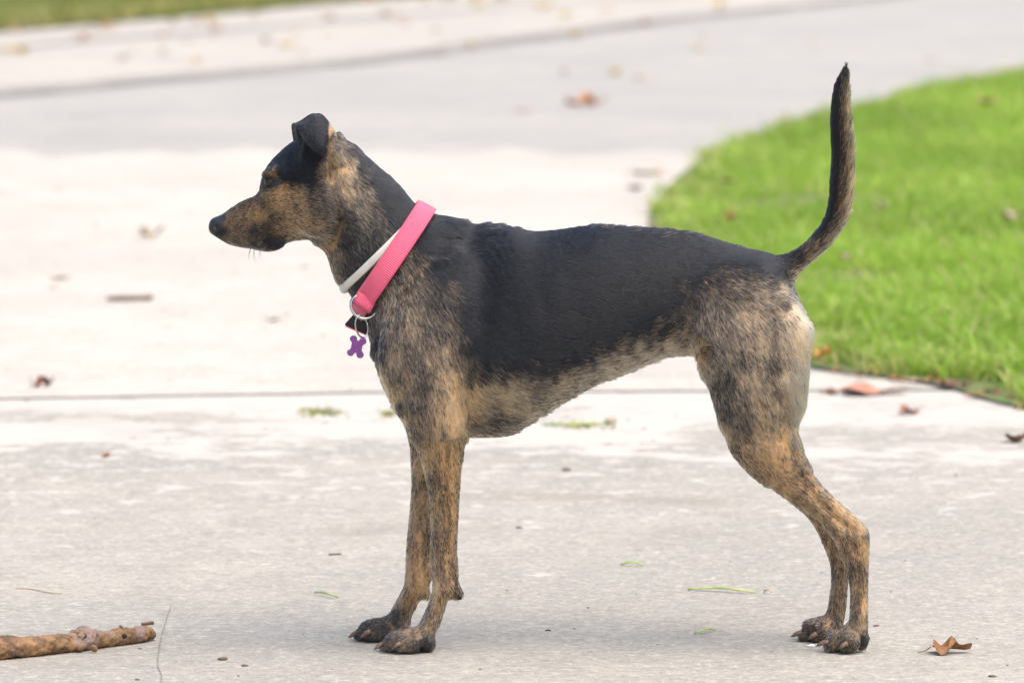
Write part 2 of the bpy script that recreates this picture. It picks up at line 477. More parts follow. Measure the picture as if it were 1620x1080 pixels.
# trunk
loft([(600,548,660,420,.030,0,0),(594,562,655,385,.052,0,0),(598,588,672,354,.067,0,-.05),(612,622,700,347,.078,0,-.1),(640,668,741,352,.086,0,-.1),(700,690,771,353,.094,0,-.05),
      (760,691,808,357,.101,0,.05),(808,686,845,364,.105,0,.08),(845,665,882,362,.105,0,.05),(890,636,938,355,.100,0,0),(938,610,993,357,.092,0,0),
      (985,592,1049,360,.083,0,0),(1049,567,1104,368,.073,0,0),(1090,566,1141,379,.071,0,.1),(1130,575,1178,390,.073,0,.1),(1180,585,1215,400,.071,0,.1),
      (1230,580,1240,425,.065,0,.1),(1262,560,1258,463,.052,0,0),(1276,530,1268,484,.032,0,0)], k=0.02, n=220,
     strokes=[([(750,500),(752,560),(745,610)], 15, .0026),
              ([(800,470),(822,540),(835,610)], 8, .0005), ([(845,440),(868,520),(882,590)], 8, .0005), ([(890,430),(913,500),(930,560)], 8, .0004),
              ([(1080,450),(1084,500),(1090,550)], 12, .0040), ([(930,600),(960,575),(1010,560),(1060,548)], 8, .0014)])
# neck
loft([(496,384,533,212,.046,0,0),(511,397,560,228,.049,0,.05),(520,414,596,259,.053,0,.08),(532,446,629,288,.057,0,.08),(553,466,658,321,.062,0,.05),
      (574,505,690,345,.068,0,0),(600,556,722,358,.066,0,0)], k=0.028,
     strokes=[([(560,250),(556,300),(548,340)], 7, .0016), ([(590,300),(575,350),(550,400),(543,430)], 9, .0022)])
# head: nose to nape
loft([(334,368,335,347,.009,0,0),(338,373,341,344,.013,0,0),(347,380,350,339,.0170,0,-.05),(364,390,367,327,.0210,0,-.15),(393,396,393,311,.0245,0,-.2),
      (422,398,408,299,.030,0,-.25),(441,393,415,279,.038,0,-.15),(452,386,424,261,.045,0,-.1),(471,381,440,243,.052,0,-.05),(489,379,462,225,.056,0,0),
      (505,384,490,215,.056,0,0),(520,390,515,212,.053,0,0),(535,400,535,215,.048,0,0)], k=0.012, n=200, inset=.0008,
     strokes=[([(338,377),(352,384),(364,388),(395,392),(415,391),(430,386),(441,376)], 2.6, .0026), ([(346,361),(350,354),(356,350)], 2.5, .0016),
              ([(400,310),(420,303),(440,302)], 8, .0035), ([(400,352),(430,346),(452,352),(460,372)], 7, .0016), ([(445,275),(460,268),(478,262)], 8, -.002)])
ellip(344, 357, 0, 15, 12.5, 14, k=.006, rot=.55)              # nose leather
for s in (-1, 1):
    ellip(502, 328, s * .040, 40, 46, 22, k=.014)               # cheek
    ellip(428, 274, s * .030, 15, 8, 11, k=.010, rot=.5)        # brow
    ellip(433, 310, s * .026, 22, 10, 13, k=.012, rot=.35)      # cheek bone
    ellip(425, 386, s * .020, 24, 11, 9, k=.008, rot=.05)       # hanging lip
    ellip(507, 240, s * .045, 30, 36, 14, k=.014)               # ear base
    ellip(427, 288, s * .042, 10, 7, 8, k=.003, rot=.25, sub=True)   # eye socket
    ellip(341, 359, s * .0135, 4.5, 4, 6, k=.002, sub=True)     # nostril
# crease behind the jaw
def crease(pts, sig, amp, ylo=0.02):
    cs = np.stack(on_plane([p[0] for p in pts], [p[1] for p in pts], YM), 1)
    sx, sy, sz = crop(cs[:, 0].min(), cs[:, 0].max(), -YH, YH, cs[:, 1].min(), cs[:, 1].max(), 0.03)
    FLD[sx, sy, sz] += (stroke_field(gx[sx], gz[sz], YM, [(pts, sig, amp)])[:, None, :] * (np.abs(gy[sy])[None, :, None] > ylo)).astype(np.float32)
crease([(527,255),(531,285),(537,315),(539,345),(534,372),(526,388)], 4.5, .0045)
crease([(541,262),(545,290),(552,315)], 3.5, .0022)
crease([(533,250),(536,270),(538,290)], 3.0, -.0015)
# tail
loft([(1215,470,1185,420,.020,0,0),(1232,470,1208,406,.022,0,0),(1247,457,1230,403,.020,0,0),(1261,437,1254,396,.017,0,0),(1285,413,1279,378,.0155,0,0),(1311,387,1301,349,.0155,0,0),
      (1336,354,1310,318,.0160,0,0),(1347,317,1312,285,.0160,0,0),(1351,265,1314,247,.0150,0,0),(1351,228,1313,215,.0140,0,0),(1346,180,1313,175,.0120,0,0),
      (1344,140,1318,138,.0090,0,0),(1343,118,1327,118,.006,0,0),(1342,104,1336,107,.0025,0,0)], k=0.012, n=200)

def shoulder(s):
    loft([(690,405,712,400,.004,s*.050,0),(655,425,735,415,.015,s*.060,0),(632,458,745,450,.024,s*.066,0),(606,510,748,510,.031,s*.070,0),(599,570,746,570,.036,s*.071,0),
          (612,622,739,625,.036,s*.072,0),(634,662,737,660,.034,s*.074,0),(650,690,738,688,.030,s*.074,0),(668,712,728,711,.022,s*.073,0),(680,735,718,735,.012,s*.072,0)], k=.022,
         strokes=[([(690,430),(672,500),(655,560),(640,620)], 9, .0022), ([(728,480),(718,540),(722,600),(734,650)], 8, .0018),
                  ([(655,560),(690,590),(715,640)], 9, -.0014), ([(668,610),(676,660),(690,700)], 8, .0014)])
for s in (-1, 1): shoulder(s)
L = -DYF
# near foreleg
loft([(672,640,715,640,.012,-.074,0),(656,668,732,666,.025,-.074,0),(652,690,738,688,.030,-.074,0),(660,715,736,711,.029,-.072,0),(668,740,731,745,.026,-.069,0),(674,767,729,770,.0235,-.066,0),(679,800,727,800,.0215,-.063,0),
      (680,840,725,840,.020,-.060,0),(681,874,724,874,.0195,-.058,0),(682,905,726,908,.0205,L,0),(683,930,722,933,.0205,L,0),(677,954,710,950,.0185,L,0),
      (666,979,700,979,.0185,L,0),(653,998,692,998,.021,L,0),(640,1006,688,1012,.023,L,0),(632,1012,684,1022,.022,L,0)], k=.012, n=200,
     strokes=[([(706,770),(709,830),(709,880),(714,915)], 3.2, .0030), ([(690,735),(697,780),(697,850)], 5, -.0012), ([(738,700),(722,722),(715,760)], 4, .0018)])
# far foreleg
loft([(668,640,712,640,.012,.074,0),(650,666,728,666,.025,.074,0),(647,690,733,690,.029,.074,0),(649,733,716,735,.027,.071,0),(650,764,706,765,.0235,.068,0),(647,811,699,811,.0215,.064,0),(644,841,694,841,.020,.060,0),
      (641,880,690,880,.0195,.058,0),(640,910,686,910,.0205,-L,0),(637,928,675,932,.0205,-L,0),(626,950,664,952,.0185,-L,0),(614,972,654,972,.0185,-L,0),
      (604,986,650,990,.021,-L,0),(594,994,646,1000,.023,-L,0),(586,999,641,1006,.022,-L,0)], k=.012, n=200,
     strokes=[([(664,780),(668,840),(668,890),(672,912)], 3.2, .0026)])
ellip(722, 936, L + .004, 8, 15, 9, k=.012, rot=.55); ellip(671, 934, -L + .004, 7, 13, 9, k=.012, rot=.55)      # carpal pads

def paw(u, v, y, sgn, hind=False):
    """(u, v): middle of the sole line; toes point to -u; sgn = side of the outer toe."""
    e = ellip
    if not hind:
        e(u+27, v-13, y, 14, 14, 17, k=.006)                                   # heel pad
        e(u+4, v-14, y+sgn*.0205, 19, 13.5, 10, k=.0035, rot=.12); e(u-12, v-9, y+sgn*.0215, 10, 8.5, 8.5, k=.003)
        e(u-17, v-18, y+sgn*.0085, 20, 15, 10, k=.0035, rot=.35); e(u-32, v-10, y+sgn*.0090, 11, 9.5, 8.5, k=.003)
        e(u-20, v-18, y-sgn*.0085, 20, 15, 10, k=.0035, rot=.35); e(u-35, v-10, y-sgn*.0090, 11, 9.5, 8.5, k=.003)
        e(u-2, v-14, y-sgn*.0205, 19, 13.5, 10, k=.0035, rot=.12); e(u-18, v-9, y-sgn*.0215, 10, 8.5, 8.5, k=.003)
        e(u-2, v-24, y, 26, 12, 20, k=.008, rot=.35)
    else:
        e(u+27, v-19, y, 11, 15, 14, k=.005)
        e(u+10, v-17, y+sgn*.019, 14, 16.5, 10, k=.0035); e(u+3, v-9, y+sgn*.0195, 11, 8.5, 8.5, k=.003)
        e(u-11, v-20, y+sgn*.0080, 15, 17, 10, k=.0035, rot=.25); e(u-20, v-10, y+sgn*.0085, 11, 9.5, 8.5, k=.003)
        e(u-13, v-20, y-sgn*.0080, 15, 17, 10, k=.0035, rot=.25); e(u-23, v-10, y-sgn*.0085, 11, 9.5, 8.5, k=.003)
        e(u+4, v-17, y-sgn*.019, 14, 16, 10, k=.0035); e(u-4, v-9, y-sgn*.0195, 11, 8.5, 8.5, k=.003)
        e(u+4, v-28, y, 20, 13, 18, k=.008, rot=.2)
paw(647, 1031, L, -1); paw(606, 1013, -L, 1)
# hind legs
def thigh(s):
    loft([(1135,425,1190,420,.006,s*.045,0),(1108,452,1225,446,.022,s*.051,0),(1096,492,1262,486,.033,s*.055,0),(1094,535,1286,520,.039,s*.060,0),(1104,583,1281,573,.042,s*.062,0),
          (1119,612,1278,604,.042,s*.063,0),(1130,645,1274,638,.040,s*.064,0),(1138,676,1266,662,.037,s*.064,0),(1154,708,1261,684,.033,s*.063,0),
          (1179,740,1267,710,.029,s*.062,0),(1207,764,1281,738,.025,s*.060,0)], k=.02,
         strokes=[([(1215,500),(1218,560),(1225,620),(1240,660)], 10, .0022), ([(1150,500),(1165,570),(1175,640)], 14, -.0015),
                  ([(1235,690),(1258,720),(1272,748)], 5, .003), ([(1150,690),(1180,700),(1200,725)], 9, .0016)])
for s in (-1, 1): thigh(s)
loft([(1165,670,1240,655,.016,-.063,0),(1156,706,1259,684,.031,-.063,0),(1179,740,1267,710,.029,-.062,0),(1207,764,1281,738,.025,-.060,0),(1238,786,1303,769,.0215,-.058,0),(1264,803,1330,795,.019,-.056,0),
      (1292,823,1354,816,.0185,L,0),(1314,849,1372,834,.0185,L,0),(1329,878,1376,852,.0175,L,0),(1340,908,1375,882,.0165,L,0),(1344,933,1374,912,.016,L,0),
      (1344,957,1374,945,.016,L,0),(1342,980,1374,975,.018,L,0),(1332,994,1374,994,.021,L,0),(1322,1003,1373,1006,.021,L,0)], k=.012, n=220,
     strokes=[([(1268,750),(1290,785),(1320,815),(1345,835)], 4, .0034), ([(1280,790),(1310,820),(1335,850),(1350,890)], 4, -.0022),
              ([(1350,860),(1358,900),(1360,950)], 4, .0016)])
loft([(1165,670,1240,655,.016,.063,0),(1156,706,1259,684,.031,.063,0),(1190,748,1270,716,.028,.061,0),(1238,786,1300,768,.0215,.058,0),(1272,814,1325,798,.019,.056,0),(1289,836,1343,818,.0185,-L,0),
      (1302,864,1350,842,.0175,-L,0),(1311,888,1348,872,.0165,-L,0),(1314,910,1345,902,.016,-L,0),(1313,930,1342,928,.016,-L,0),(1309,958,1340,955,.016,-L,0),
      (1303,974,1337,975,.018,-L,0),(1290,984,1334,988,.021,-L,0),(1282,990,1331,998,.021,-L,0)], k=.012, n=200)
paw(1337, 1031, L, -1, True); paw(1297, 1016, -L, 1, True)

# ---- surface nets
def surface_nets(F):
    inside = F < 0
    nx, ny, nz = F.shape
    c = [inside[i:nx-1+i, j:ny-1+j, k:nz-1+k] for i in (0, 1) for j in (0, 1) for k in (0, 1)]
    s = sum(q.astype(np.int8) for q in c)
    I = np.argwhere((s > 0) & (s < 8))
    idmap = np.full((nx-1, ny-1, nz-1), -1, np.int32)
    idmap[I[:, 0], I[:, 1], I[:, 2]] = np.arange(len(I))
    acc = np.zeros((len(I), 3)); cnt = np.zeros(len(I))
    for ax in range(3):
        oth = [a for a in range(3) if a != ax]
        for a in (0, 1):
            for b in (0, 1):
                o0 = np.zeros(3, int); o0[oth[0]] = a; o0[oth[1]] = b
                o1 = o0.copy(); o1[ax] = 1
                P, Q = I + o0, I + o1
                f0 = F[P[:, 0], P[:, 1], P[:, 2]]; f1 = F[Q[:, 0], Q[:, 1], Q[:, 2]]
                x = (f0 < 0) != (f1 < 0)
                t = np.where(x, f0 / np.where(x, f0 - f1, 1), 0)
                pos = o0[None, :].astype(float).repeat(len(I), 0); pos[:, ax] = t
                acc += pos * x[:, None]; cnt += x
    V = I + acc / cnt[:, None]
    quads = []
    for ax in range(3):
        o = [a for a in range(3) if a != ax]
        if ax == 1: o = o[::-1]
        sl0 = [slice(1, -1)] * 3; sl1 = [slice(1, -1)] * 3
        sl0[ax] = slice(0, F.shape[ax]-1); sl1[ax] = slice(1, F.shape[ax])
        a, b = inside[tuple(sl0)], inside[tuple(sl1)]
        for flip, m in ((False, a & ~b), (True, ~a & b)):
            J = np.argwhere(m)
            for q in o: J[:, q] += 1
            e0 = np.zeros(3, int); e0[o[0]] = 1
            e1 = np.zeros(3, int); e1[o[1]] = 1
            ids = [idmap[tuple((J - d).T)] for d in (e0 + e1, e1, np.zeros(3, int), e0)]
            q = np.stack(ids, 1)
            quads.append(q[:, ::-1] if flip else q)
    return V, np.vstack(quads)

BV, BF = surface_nets(FLD)
BV = BV * VOX + np.array([X0, -YH, Z0])
for it in range(2):                                             # light smoothing
    acc = np.zeros_like(BV); cnt = np.zeros(len(BV))
    for a, b in ((0, 1), (1, 2), (2, 3), (3, 0)):
        np.add.at(acc, BF[:, a], BV[BF[:, b]]); np.add.at(acc, BF[:, b], BV[BF[:, a]])
        np.add.at(cnt, BF[:, a], 1); np.add.at(cnt, BF[:, b], 1)
    BV = 0.5 * BV + 0.5 * acc / cnt[:, None]
del FLD
lowest = BV[:, 2].min()
BV[:, 2] = np.maximum(BV[:, 2], 0.0005)

# ---- button ears, sheets with thickness, joined into the body mesh
def ear(s, du):
    # columns front to back; rows: base, shaft, crest, flap, tip. (u, v, y)
    rows = [[(474,236,.034),(486,244,.044),(503,250,.050),(520,246,.050),(531,234,.044)],
            [(470,216,.036),(484,212,.042),(503,208,.046),(520,214,.048),(533,218,.044)],
            [(468,200,.039),(482,194,.045),(503,184,.047),(517,193,.050),(530,209,.046)],
            [(469,197,.044),(482,195,.052),(503,183,.054),(518,195,.057),(529,211,.051)],
            [(470,200,.051),(483,200,.061),(503,194,.065),(518,202,.066),(528,209,.058)],
            [(474,209,.056),(486,209,.068),(504,208,.074),(517,211,.072),(525,214,.062)],
            [(480,220,.061),(490,220,.073),(505,222,.080),(515,221,.076),(520,221,.066)],
            [(488,230,.066),(495,231,.076),(506,233,.083),(513,230,.079),(517,226,.070)],
            [(497,238,.069),(501,239,.076),(507,240,.081),(511,238,.078),(514,235,.072)],
            [(506,243,.074),(507,243.5,.077),(508.5,244,.079),(510,243,.077),(511,241.5,.075)]]
    G = np.zeros((len(rows), 5, 3))
    for i, r in enumerate(rows):
        for j, (u, v, y) in enumerate(r):
            x, z = on_plane(u + du, v, YM + s * y); G[i, j] = (x, s * y, z)
    G = np.stack([catmull(G[:, j], 33) for j in range(5)], 1)
    G = np.stack([catmull(G[i], 21) for i in range(33)], 0)
    n1, n2 = G.shape[:2]
    N = np.cross(np.gradient(G, axis=0), np.gradient(G, axis=1)); N /= np.linalg.norm(N, axis=2)[..., None] + 1e-9
    edge = np.ones((n1, n2)); j = np.arange(n2) / (n2 - 1)
    edge *= (np.sqrt(1 - (2 * j - 1) ** 2 * .96))[None, :]
    th = 0.0017 * edge[..., None]
    V = np.concatenate([(G + N * th).reshape(-1, 3), (G - N * th).reshape(-1, 3)])
    F = []
    o = n1 * n2
    for i in range(n1 - 1):
        for k in range(n2 - 1):
            a = i * n2 + k
            F.append((a, a + 1, a + n2 + 1, a + n2)); F.append((o + a + n2, o + a + n2 + 1, o + a + 1, o + a))
    for i in range(n1 - 1):
        for k in (0, n2 - 1):
            a, b = i * n2 + k, (i + 1) * n2 + k
            F.append((a, b, o + b, o + a) if k == 0 else (b, a, o + a, o + b))
    for k in range(n2 - 1):
        a = (n1 - 1) * n2 + k
        F.append((a, a + 1, o + a + 1, o + a))
    F = np.array(F)
    if s > 0: F = F[:, ::-1]
    return V, F
nb = len(BV)
EV1, EF1 = ear(-1, 0)
EV2, EF2 = ear(1, -7)
V = np.vstack([BV, EV1, EV2]); F = np.vstack([BF, EF1 + nb, EF2 + nb + len(EV1)])
is_ear = np.zeros(len(V), bool); is_ear[nb:] = True

# ---- coat: share of black hair and warmth of the pale hair, from marks read off the animal's side
COAT = [  # u, v, share of black, warmth (0 orange tan, 1 cream)
(375,325,.78,.1),(400,312,.75,.1),(395,335,.6,.0),(380,350,.66,.1),(410,340,.38,.0),(440,322,.32,.1),(442,305,.2,.0),(455,300,.25,.0),(430,274,.62,.2),(424,262,.9,.2),(440,252,.98,0),
(470,245,1,0),(470,280,1,0),(490,290,.97,.3),(450,284,.97,.2),(425,289,.97,0),(500,312,.72,.4),(470,317,.42,.3),(500,335,.75,.4),(516,330,.78,.4),(480,340,.45,.3),(460,345,.45,.2),(470,362,.35,.2),
(500,360,.35,.2),(520,350,.6,.2),(440,360,.6,.1),(420,362,.82,.1),(400,367,.86,.1),(425,382,.98,0),(400,388,.9,.8),(372,380,.75,.6),(385,395,.35,1.3),(405,397,.4,1.3),(368,390,.45,1.3),(362,350,.72,.1),(350,366,.9,.3),(440,388,.98,0),(456,376,.5,.2),
(515,252,.3,.1),(520,275,.3,.1),(531,250,.25,.3),(545,258,.3,.5),(540,280,.3,.5),(520,300,.65,.4),(530,312,.6,.5),(505,265,.6,.1),(490,262,.97,.2),
(550,302,.08,.7),(543,268,.12,.4),(548,282,.1,.5),(565,322,.4,.9),(560,285,.45,.7),(582,300,.65,.8),(556,236,.92,.6),(600,270,.98,.5),(630,300,.98,.5),(650,330,.98,.5),(602,320,.8,.8),(592,350,.65,.9),(574,345,.5,.9),(605,372,.8,.9),
(582,385,.85,.9),(560,372,.9,.6),(548,338,.75,.6),(541,345,.95,.4),(547,385,.97,.4),(550,420,.92,.4),(527,400,.45,.1),(517,392,.3,.1),(525,425,.5,.1),(534,444,.6,.2),(570,420,.88,.6),(562,452,.93,.4),
(590,540,.97,.3),(601,560,.9,.3),(597,590,.35,.1),(605,603,.2,.1),(618,632,.2,.1),(636,665,.2,.1),(622,598,.72,.3),(632,640,.82,.3),(640,670,.7,.3),
(640,432,.72,.6),(655,442,.58,.6),(640,470,.7,.6),(656,490,.58,.6),(630,510,.68,.5),(652,520,.58,.5),(684,480,.85,.6),(640,552,.7,.5),(623,562,.4,.2),(660,570,.68,.6),(692,520,.78,.6),(702,560,.52,.6),
(712,592,.33,.5),(692,622,.5,.6),(670,610,.8,.6),(660,640,.75,.6),(700,652,.3,.4),(722,618,.25,.4),(722,652,.12,.4),(728,572,.7,.4),(680,670,.55,.4),(722,682,.25,.2),(656,690,.72,.2),(700,700,.42,.1),(733,694,.55,.2),
(700,360,1,0),(690,430,.97,.4),(740,400,1,0),(740,500,1,0),(745,555,.98,.3),(765,588,.92,.4),(800,400,1,0),(800,500,1,0),(800,578,.98,.3),(850,585,.97,.3),(900,570,1,0),(960,548,1,0),(1000,530,.96,.4),
(1050,520,.88,.5),(1078,540,.55,.7),(900,380,1,0),(1000,400,1,0),(1000,470,1,0),(1100,400,1,0),(1180,410,1,0),(1225,425,1,0),(1076,470,.96,.6),(1060,500,.92,.6),(900,450,1,0),(850,520,1,0),
(755,618,.3,.5),(780,615,.38,.4),(800,622,.32,.4),(822,618,.4,.4),(845,622,.68,.3),(760,645,.35,.4),(800,645,.4,.3),(775,668,.8,.2),(802,668,.7,.2),(832,650,.42,.3),(748,672,.6,.2),(870,632,.5,.3),
(880,612,.45,.4),(900,605,.55,.3),(930,600,.5,.4),(960,588,.35,.6),(990,577,.28,.8),(962,568,.62,.5),(1000,556,.42,.7),(1030,560,.25,.8),(1060,555,.3,.9),(1090,562,.2,.8),(1105,580,.35,.6),
(1098,480,.85,.6),(1120,492,.62,.6),(1140,480,.72,.6),(1180,460,.72,.6),(1205,470,.6,.7),(1150,520,.65,.6),(1190,500,.5,.6),(1192,540,.42,.6),(1220,500,.72,.6),(1240,480,.78,.6),(1252,500,.45,.8),
(1262,482,.03,1.0),(1272,500,.03,1.0),(1282,530,.06,.95),(1270,560,.12,.85),(1276,590,.14,.8),(1272,630,.18,.75),(1266,656,.25,.7),(1120,560,.68,.6),(1130,612,.78,.6),(1150,600,.78,.6),(1170,570,.72,.6),(1186,600,.38,.6),(1200,640,.45,.6),(1225,580,.78,.6),(1230,620,.68,.6),
(1246,590,.2,.9),(1262,610,.18,.8),(1257,650,.25,.7),(1236,660,.5,.6),(1150,650,.8,.6),(1172,670,.75,.5),(1142,682,.35,.2),(1165,704,.6,.3),(1182,722,.6,.3),(1205,680,.45,.5),(1215,702,.4,.3),(1242,700,.12,.1),
(1257,700,.55,.2),(1200,742,.4,.1),(1222,750,.3,.1),(1242,740,.3,.1),(1262,730,.65,.1),(1275,760,.62,.1),(1250,770,.35,.1),(1270,792,.42,.1),(1290,780,.42,.1),(1300,800,.35,.1),(1320,812,.4,.1),(1350,820,.3,.1),
(1364,835,.3,.1),(1374,846,.62,.2),(1330,840,.55,.2),(1350,860,.5,.1),(1370,870,.35,.0),(1355,900,.65,.2),(1368,920,.5,.1),(1350,950,.68,.3),(1365,962,.45,.1),(1355,990,.55,.3),(1330,1005,.6,.4),(1320,900,.7,.2),
(1325,940,.62,.2),(1318,970,.62,.2),(1285,1000,.75,.2),(1340,1020,.75,.4),
(690,740,.5,.1),(710,740,.32,.1),(680,760,.65,.1),(700,800,.5,.1),(716,790,.3,.1),(690,850,.58,.2),(716,850,.45,.2),(700,900,.52,.1),(695,930,.45,.2),(716,925,.62,.2),(690,960,.45,.2),(680,982,.5,.4),(660,1002,.5,.5),
(640,1015,.6,.5),(658,740,.3,.1),(663,800,.38,.1),(658,850,.35,.1),(655,900,.22,.0),(660,922,.18,.0),(645,942,.35,.0),(628,972,.85,.2),(600,995,.85,.3),(580,1000,.85,.3),(672,1018,.95,.5),
(1240,420,.97,0),(1265,408,.93,.2),(1300,366,.96,.2),(1306,388,.4,.2),(1316,340,.95,.2),(1338,340,.15,.1),(1319,280,.96,.2),(1343,290,.28,.2),(1350,260,.1,.3),(1350,300,.12,.2),(1320,220,.98,.2),(1341,220,.3,.2),(1348,240,.15,.2),(1345,200,.2,.1),(1318,160,.96,.1),
(1339,172,.3,.1),(1330,120,1,0),(1328,250,.86,.2),(1250,455,.25,.9),(1262,440,.35,.6),(1285,414,.4,.3)]
FLOW = [(345,360,1,-.3),(380,345,1,-.35),(420,340,1,-.1),(400,385,1,.1),(440,380,1,.1),(470,330,1,.15),(510,340,.9,.35),(430,270,.7,-.7),(455,240,.8,-.6),(490,280,1,-.1),(500,370,1,.2),(525,270,.3,1),
(545,300,.6,.9),(580,260,.8,.7),(620,310,.75,.75),(590,380,.6,.85),(525,405,.5,1),(545,440,.5,1),(600,570,.35,1),(640,660,.3,1),(660,430,.6,.9),(650,520,.3,1),(700,560,.3,1),(700,640,.05,1),(735,600,.5,.9),
(700,380,1,.4),(780,370,1,.2),(850,390,1,.15),(800,480,1,.4),(850,560,1,.3),(800,640,1,.3),(760,640,.9,.6),(900,600,1,-.1),(950,480,1,.25),(1000,560,1,-.15),(1050,540,.8,-.5),(1085,545,.3,-.6),(1050,420,1,.3),
(1120,400,1,.35),(1180,430,.8,.6),(1220,420,1,.2),(1110,500,.3,.9),(1160,520,.5,.9),(1150,600,.4,1),(1220,560,.4,1),(1265,520,.3,1),(1260,620,.3,1),(1160,680,.5,.9),(1200,720,.6,.8),(1250,690,.4,1),(1260,770,.75,.65),
(1310,800,.75,.65),(1360,840,.4,.9),(1360,900,0,1),(1358,960,0,1),(1340,1005,-.4,.9),(1290,1000,-.6,.7),(1325,930,0,1),(700,740,.2,1),(715,800,.3,1),(700,860,.1,1),(715,915,.4,.9),(690,960,-.2,1),(650,1005,-.8,.5),
(620,1015,-1,.3),(660,800,0,1),(655,900,0,1),(630,970,-.4,.9),(590,998,-.9,.4),(1245,425,1,-.4),(1280,390,.9,-.7),(1318,345,.6,-.9),(1333,280,.25,-1),(1335,200,.1,-1),(1335,120,.15,-1)]

def to_uv(P):
    """Side-view coordinates of points of the animal, scaled like the photograph (on its own depth plane)."""
    y = YM + P[:, 1]; dz = P[:, 2] - CAM_H
    f = y * CP - dz * SP
    return 810 + FPX * P[:, 0] / f, 540 - FPX * (y * SP + dz * CP) / f

def idw(u, v, pts, power=3.0):
    pts = np.asarray(pts, float); out = np.zeros((len(u), pts.shape[1] - 2))
    for s in range(0, len(u), 20000):
        e = slice(s, s + 20000)
        d2 = (u[e, None] - pts[None, :, 0]) ** 2 + (v[e, None] - pts[None, :, 1]) ** 2 + 4.0
        w = d2 ** (-power / 2); w /= w.sum(1, keepdims=True)
        out[e] = w @ pts[:, 2:]
    return out

U_, V_ = to_uv(V)
cw = idw(U_, V_, COAT, 2.9)
black, warm = cw[:, 0], cw[:, 1]
fl = idw(U_, V_, FLOW, 3.0)
# brindle: streaks that run with the hair
ang = np.arctan2(fl[:, 1], fl[:, 0]); ca, sa = np.cos(ang), np.sin(ang)
def streak(a, b, seed):
    # noise stretched along the mean hair direction of each region, smooth because the direction is
    return value_noise(np.stack([U_ / a + 40, V_ / b + 40, V[:, 1] * 30 + 40], 1), seed)
body_leg = np.clip((V_ - 440) / 150, 0, 1)
st1 = streak(10, 30, 1) - .5; st2 = streak(5, 15, 2) - .5; st3 = streak(22, 50, 5) - .5
mid = np.clip(1.2 - np.abs(black - .5) * 2.3, 0, 1)
black = np.where(black < .93, .93 * (black / .93) ** (1 + .85 * np.clip((V_ - 420) / 60, 0, 1) - .45 * np.clip((V_ - 680) / 80, 0, 1)), black)
leg_s = np.clip((V_ - 660) / 80, 0, 1); st4 = streak(4.5, 34, 8) - .5
black = np.clip(black + mid * (st1 * .13 + st2 * .24 + st3 * .04 + st4 * .45 * leg_s), 0, 1)
warm = warm * (.76 - .06 * leg_s)
def patch(poly, soft):
    """Soft inside mask of a marking's outline, its edge broken up by the streaks."""
    P_ = np.array(poly, float); ins = in_poly(np.stack([U_, V_], 1), [tuple(p) for p in P_])
    d = edge_dist(np.stack([U_, V_], 1), np.vstack([P_, P_[:1]]))
    sd = np.where(ins, d, -d) + (st1 * 1.6 + st2 * 1.2) * soft
    x = np.clip(sd / (2 * soft) + .5, 0, 1)
    return x * x * (3 - 2 * x)
SADDLE = [(640,290),(700,325),(1000,335),(1230,375),(1262,400),(1252,442),(1242,464),(1215,450),(1180,443),(1130,450),(1098,462),(1088,485),(1080,512),(1050,530),(1010,545),(970,561),(930,580),
          (890,597),(850,604),(800,597),(762,594),(740,580),(726,548),(713,505),(694,466),(670,436),(640,420),(610,440),(596,470),(575,480),(560,470),(575,430),(620,370)]
NAPE = [(548,200),(580,225),(615,255),(675,310),(695,350),(640,400),(612,372),(602,335),(586,302),(572,280),(562,258),(552,238)]
THROAT = [(541,335),(554,352),(568,388),(600,402),(615,420),(590,480),(600,545),(590,562),(570,500),(548,450),(541,395)]
BROW = [(414,252),(440,230),(465,205),(500,195),(518,240),(503,268),(508,300),(492,307),(470,298),(455,292),(440,287),(427,268)]
for poly, soft, amt in ((SADDLE, 27, 1.0), (NAPE, 12, 1.0), (THROAT, 8, .93), (BROW, 11, 1.0)):
    black = np.maximum(black, patch(poly, soft) * amt)
black = np.where(black > .93, 1, black)
# tail: black along its front edge, brown hair towards the back
tv = [106,138,175,215,247,285,318,349,378]
tL = np.interp(V_, tv, [1336,1318,1313,1313,1314,1312,1310,1301,1279]); tR = np.interp(V_, tv, [1342,1344,1346,1350,1352,1350,1345,1337,1322])
fr = np.clip((U_ - tL) / (tR - tL), 0, 1); fr = np.clip((fr - .28) / .6, 0, 1); fr = fr * fr * (3 - 2 * fr)
tp = 1 - fr * .78 * np.clip((V_ - 112) / 45, 0, 1) + (st2 * .35) * fr
tw = np.clip((395 - V_) / 50, 0, 1) * (U_ > 1262)
black = np.clip(black * (1 - tw) + tp * tw, 0, 1)
muz = np.clip((455 - U_) / 40, 0, 1) * (V_ < 410)
black = np.clip(black + muz * .10, 0, 1)
black[is_ear] = 1.0
# ear back (shaft, seen behind the flap) is tan at its rear edge
rear = is_ear & (U_ > 520) & (V_ > 192); black[rear] = .25; warm[rear] = .25
muddy = np.clip((V_ - 960) / 50, 0, 1) * .6                       # paws wet and dull

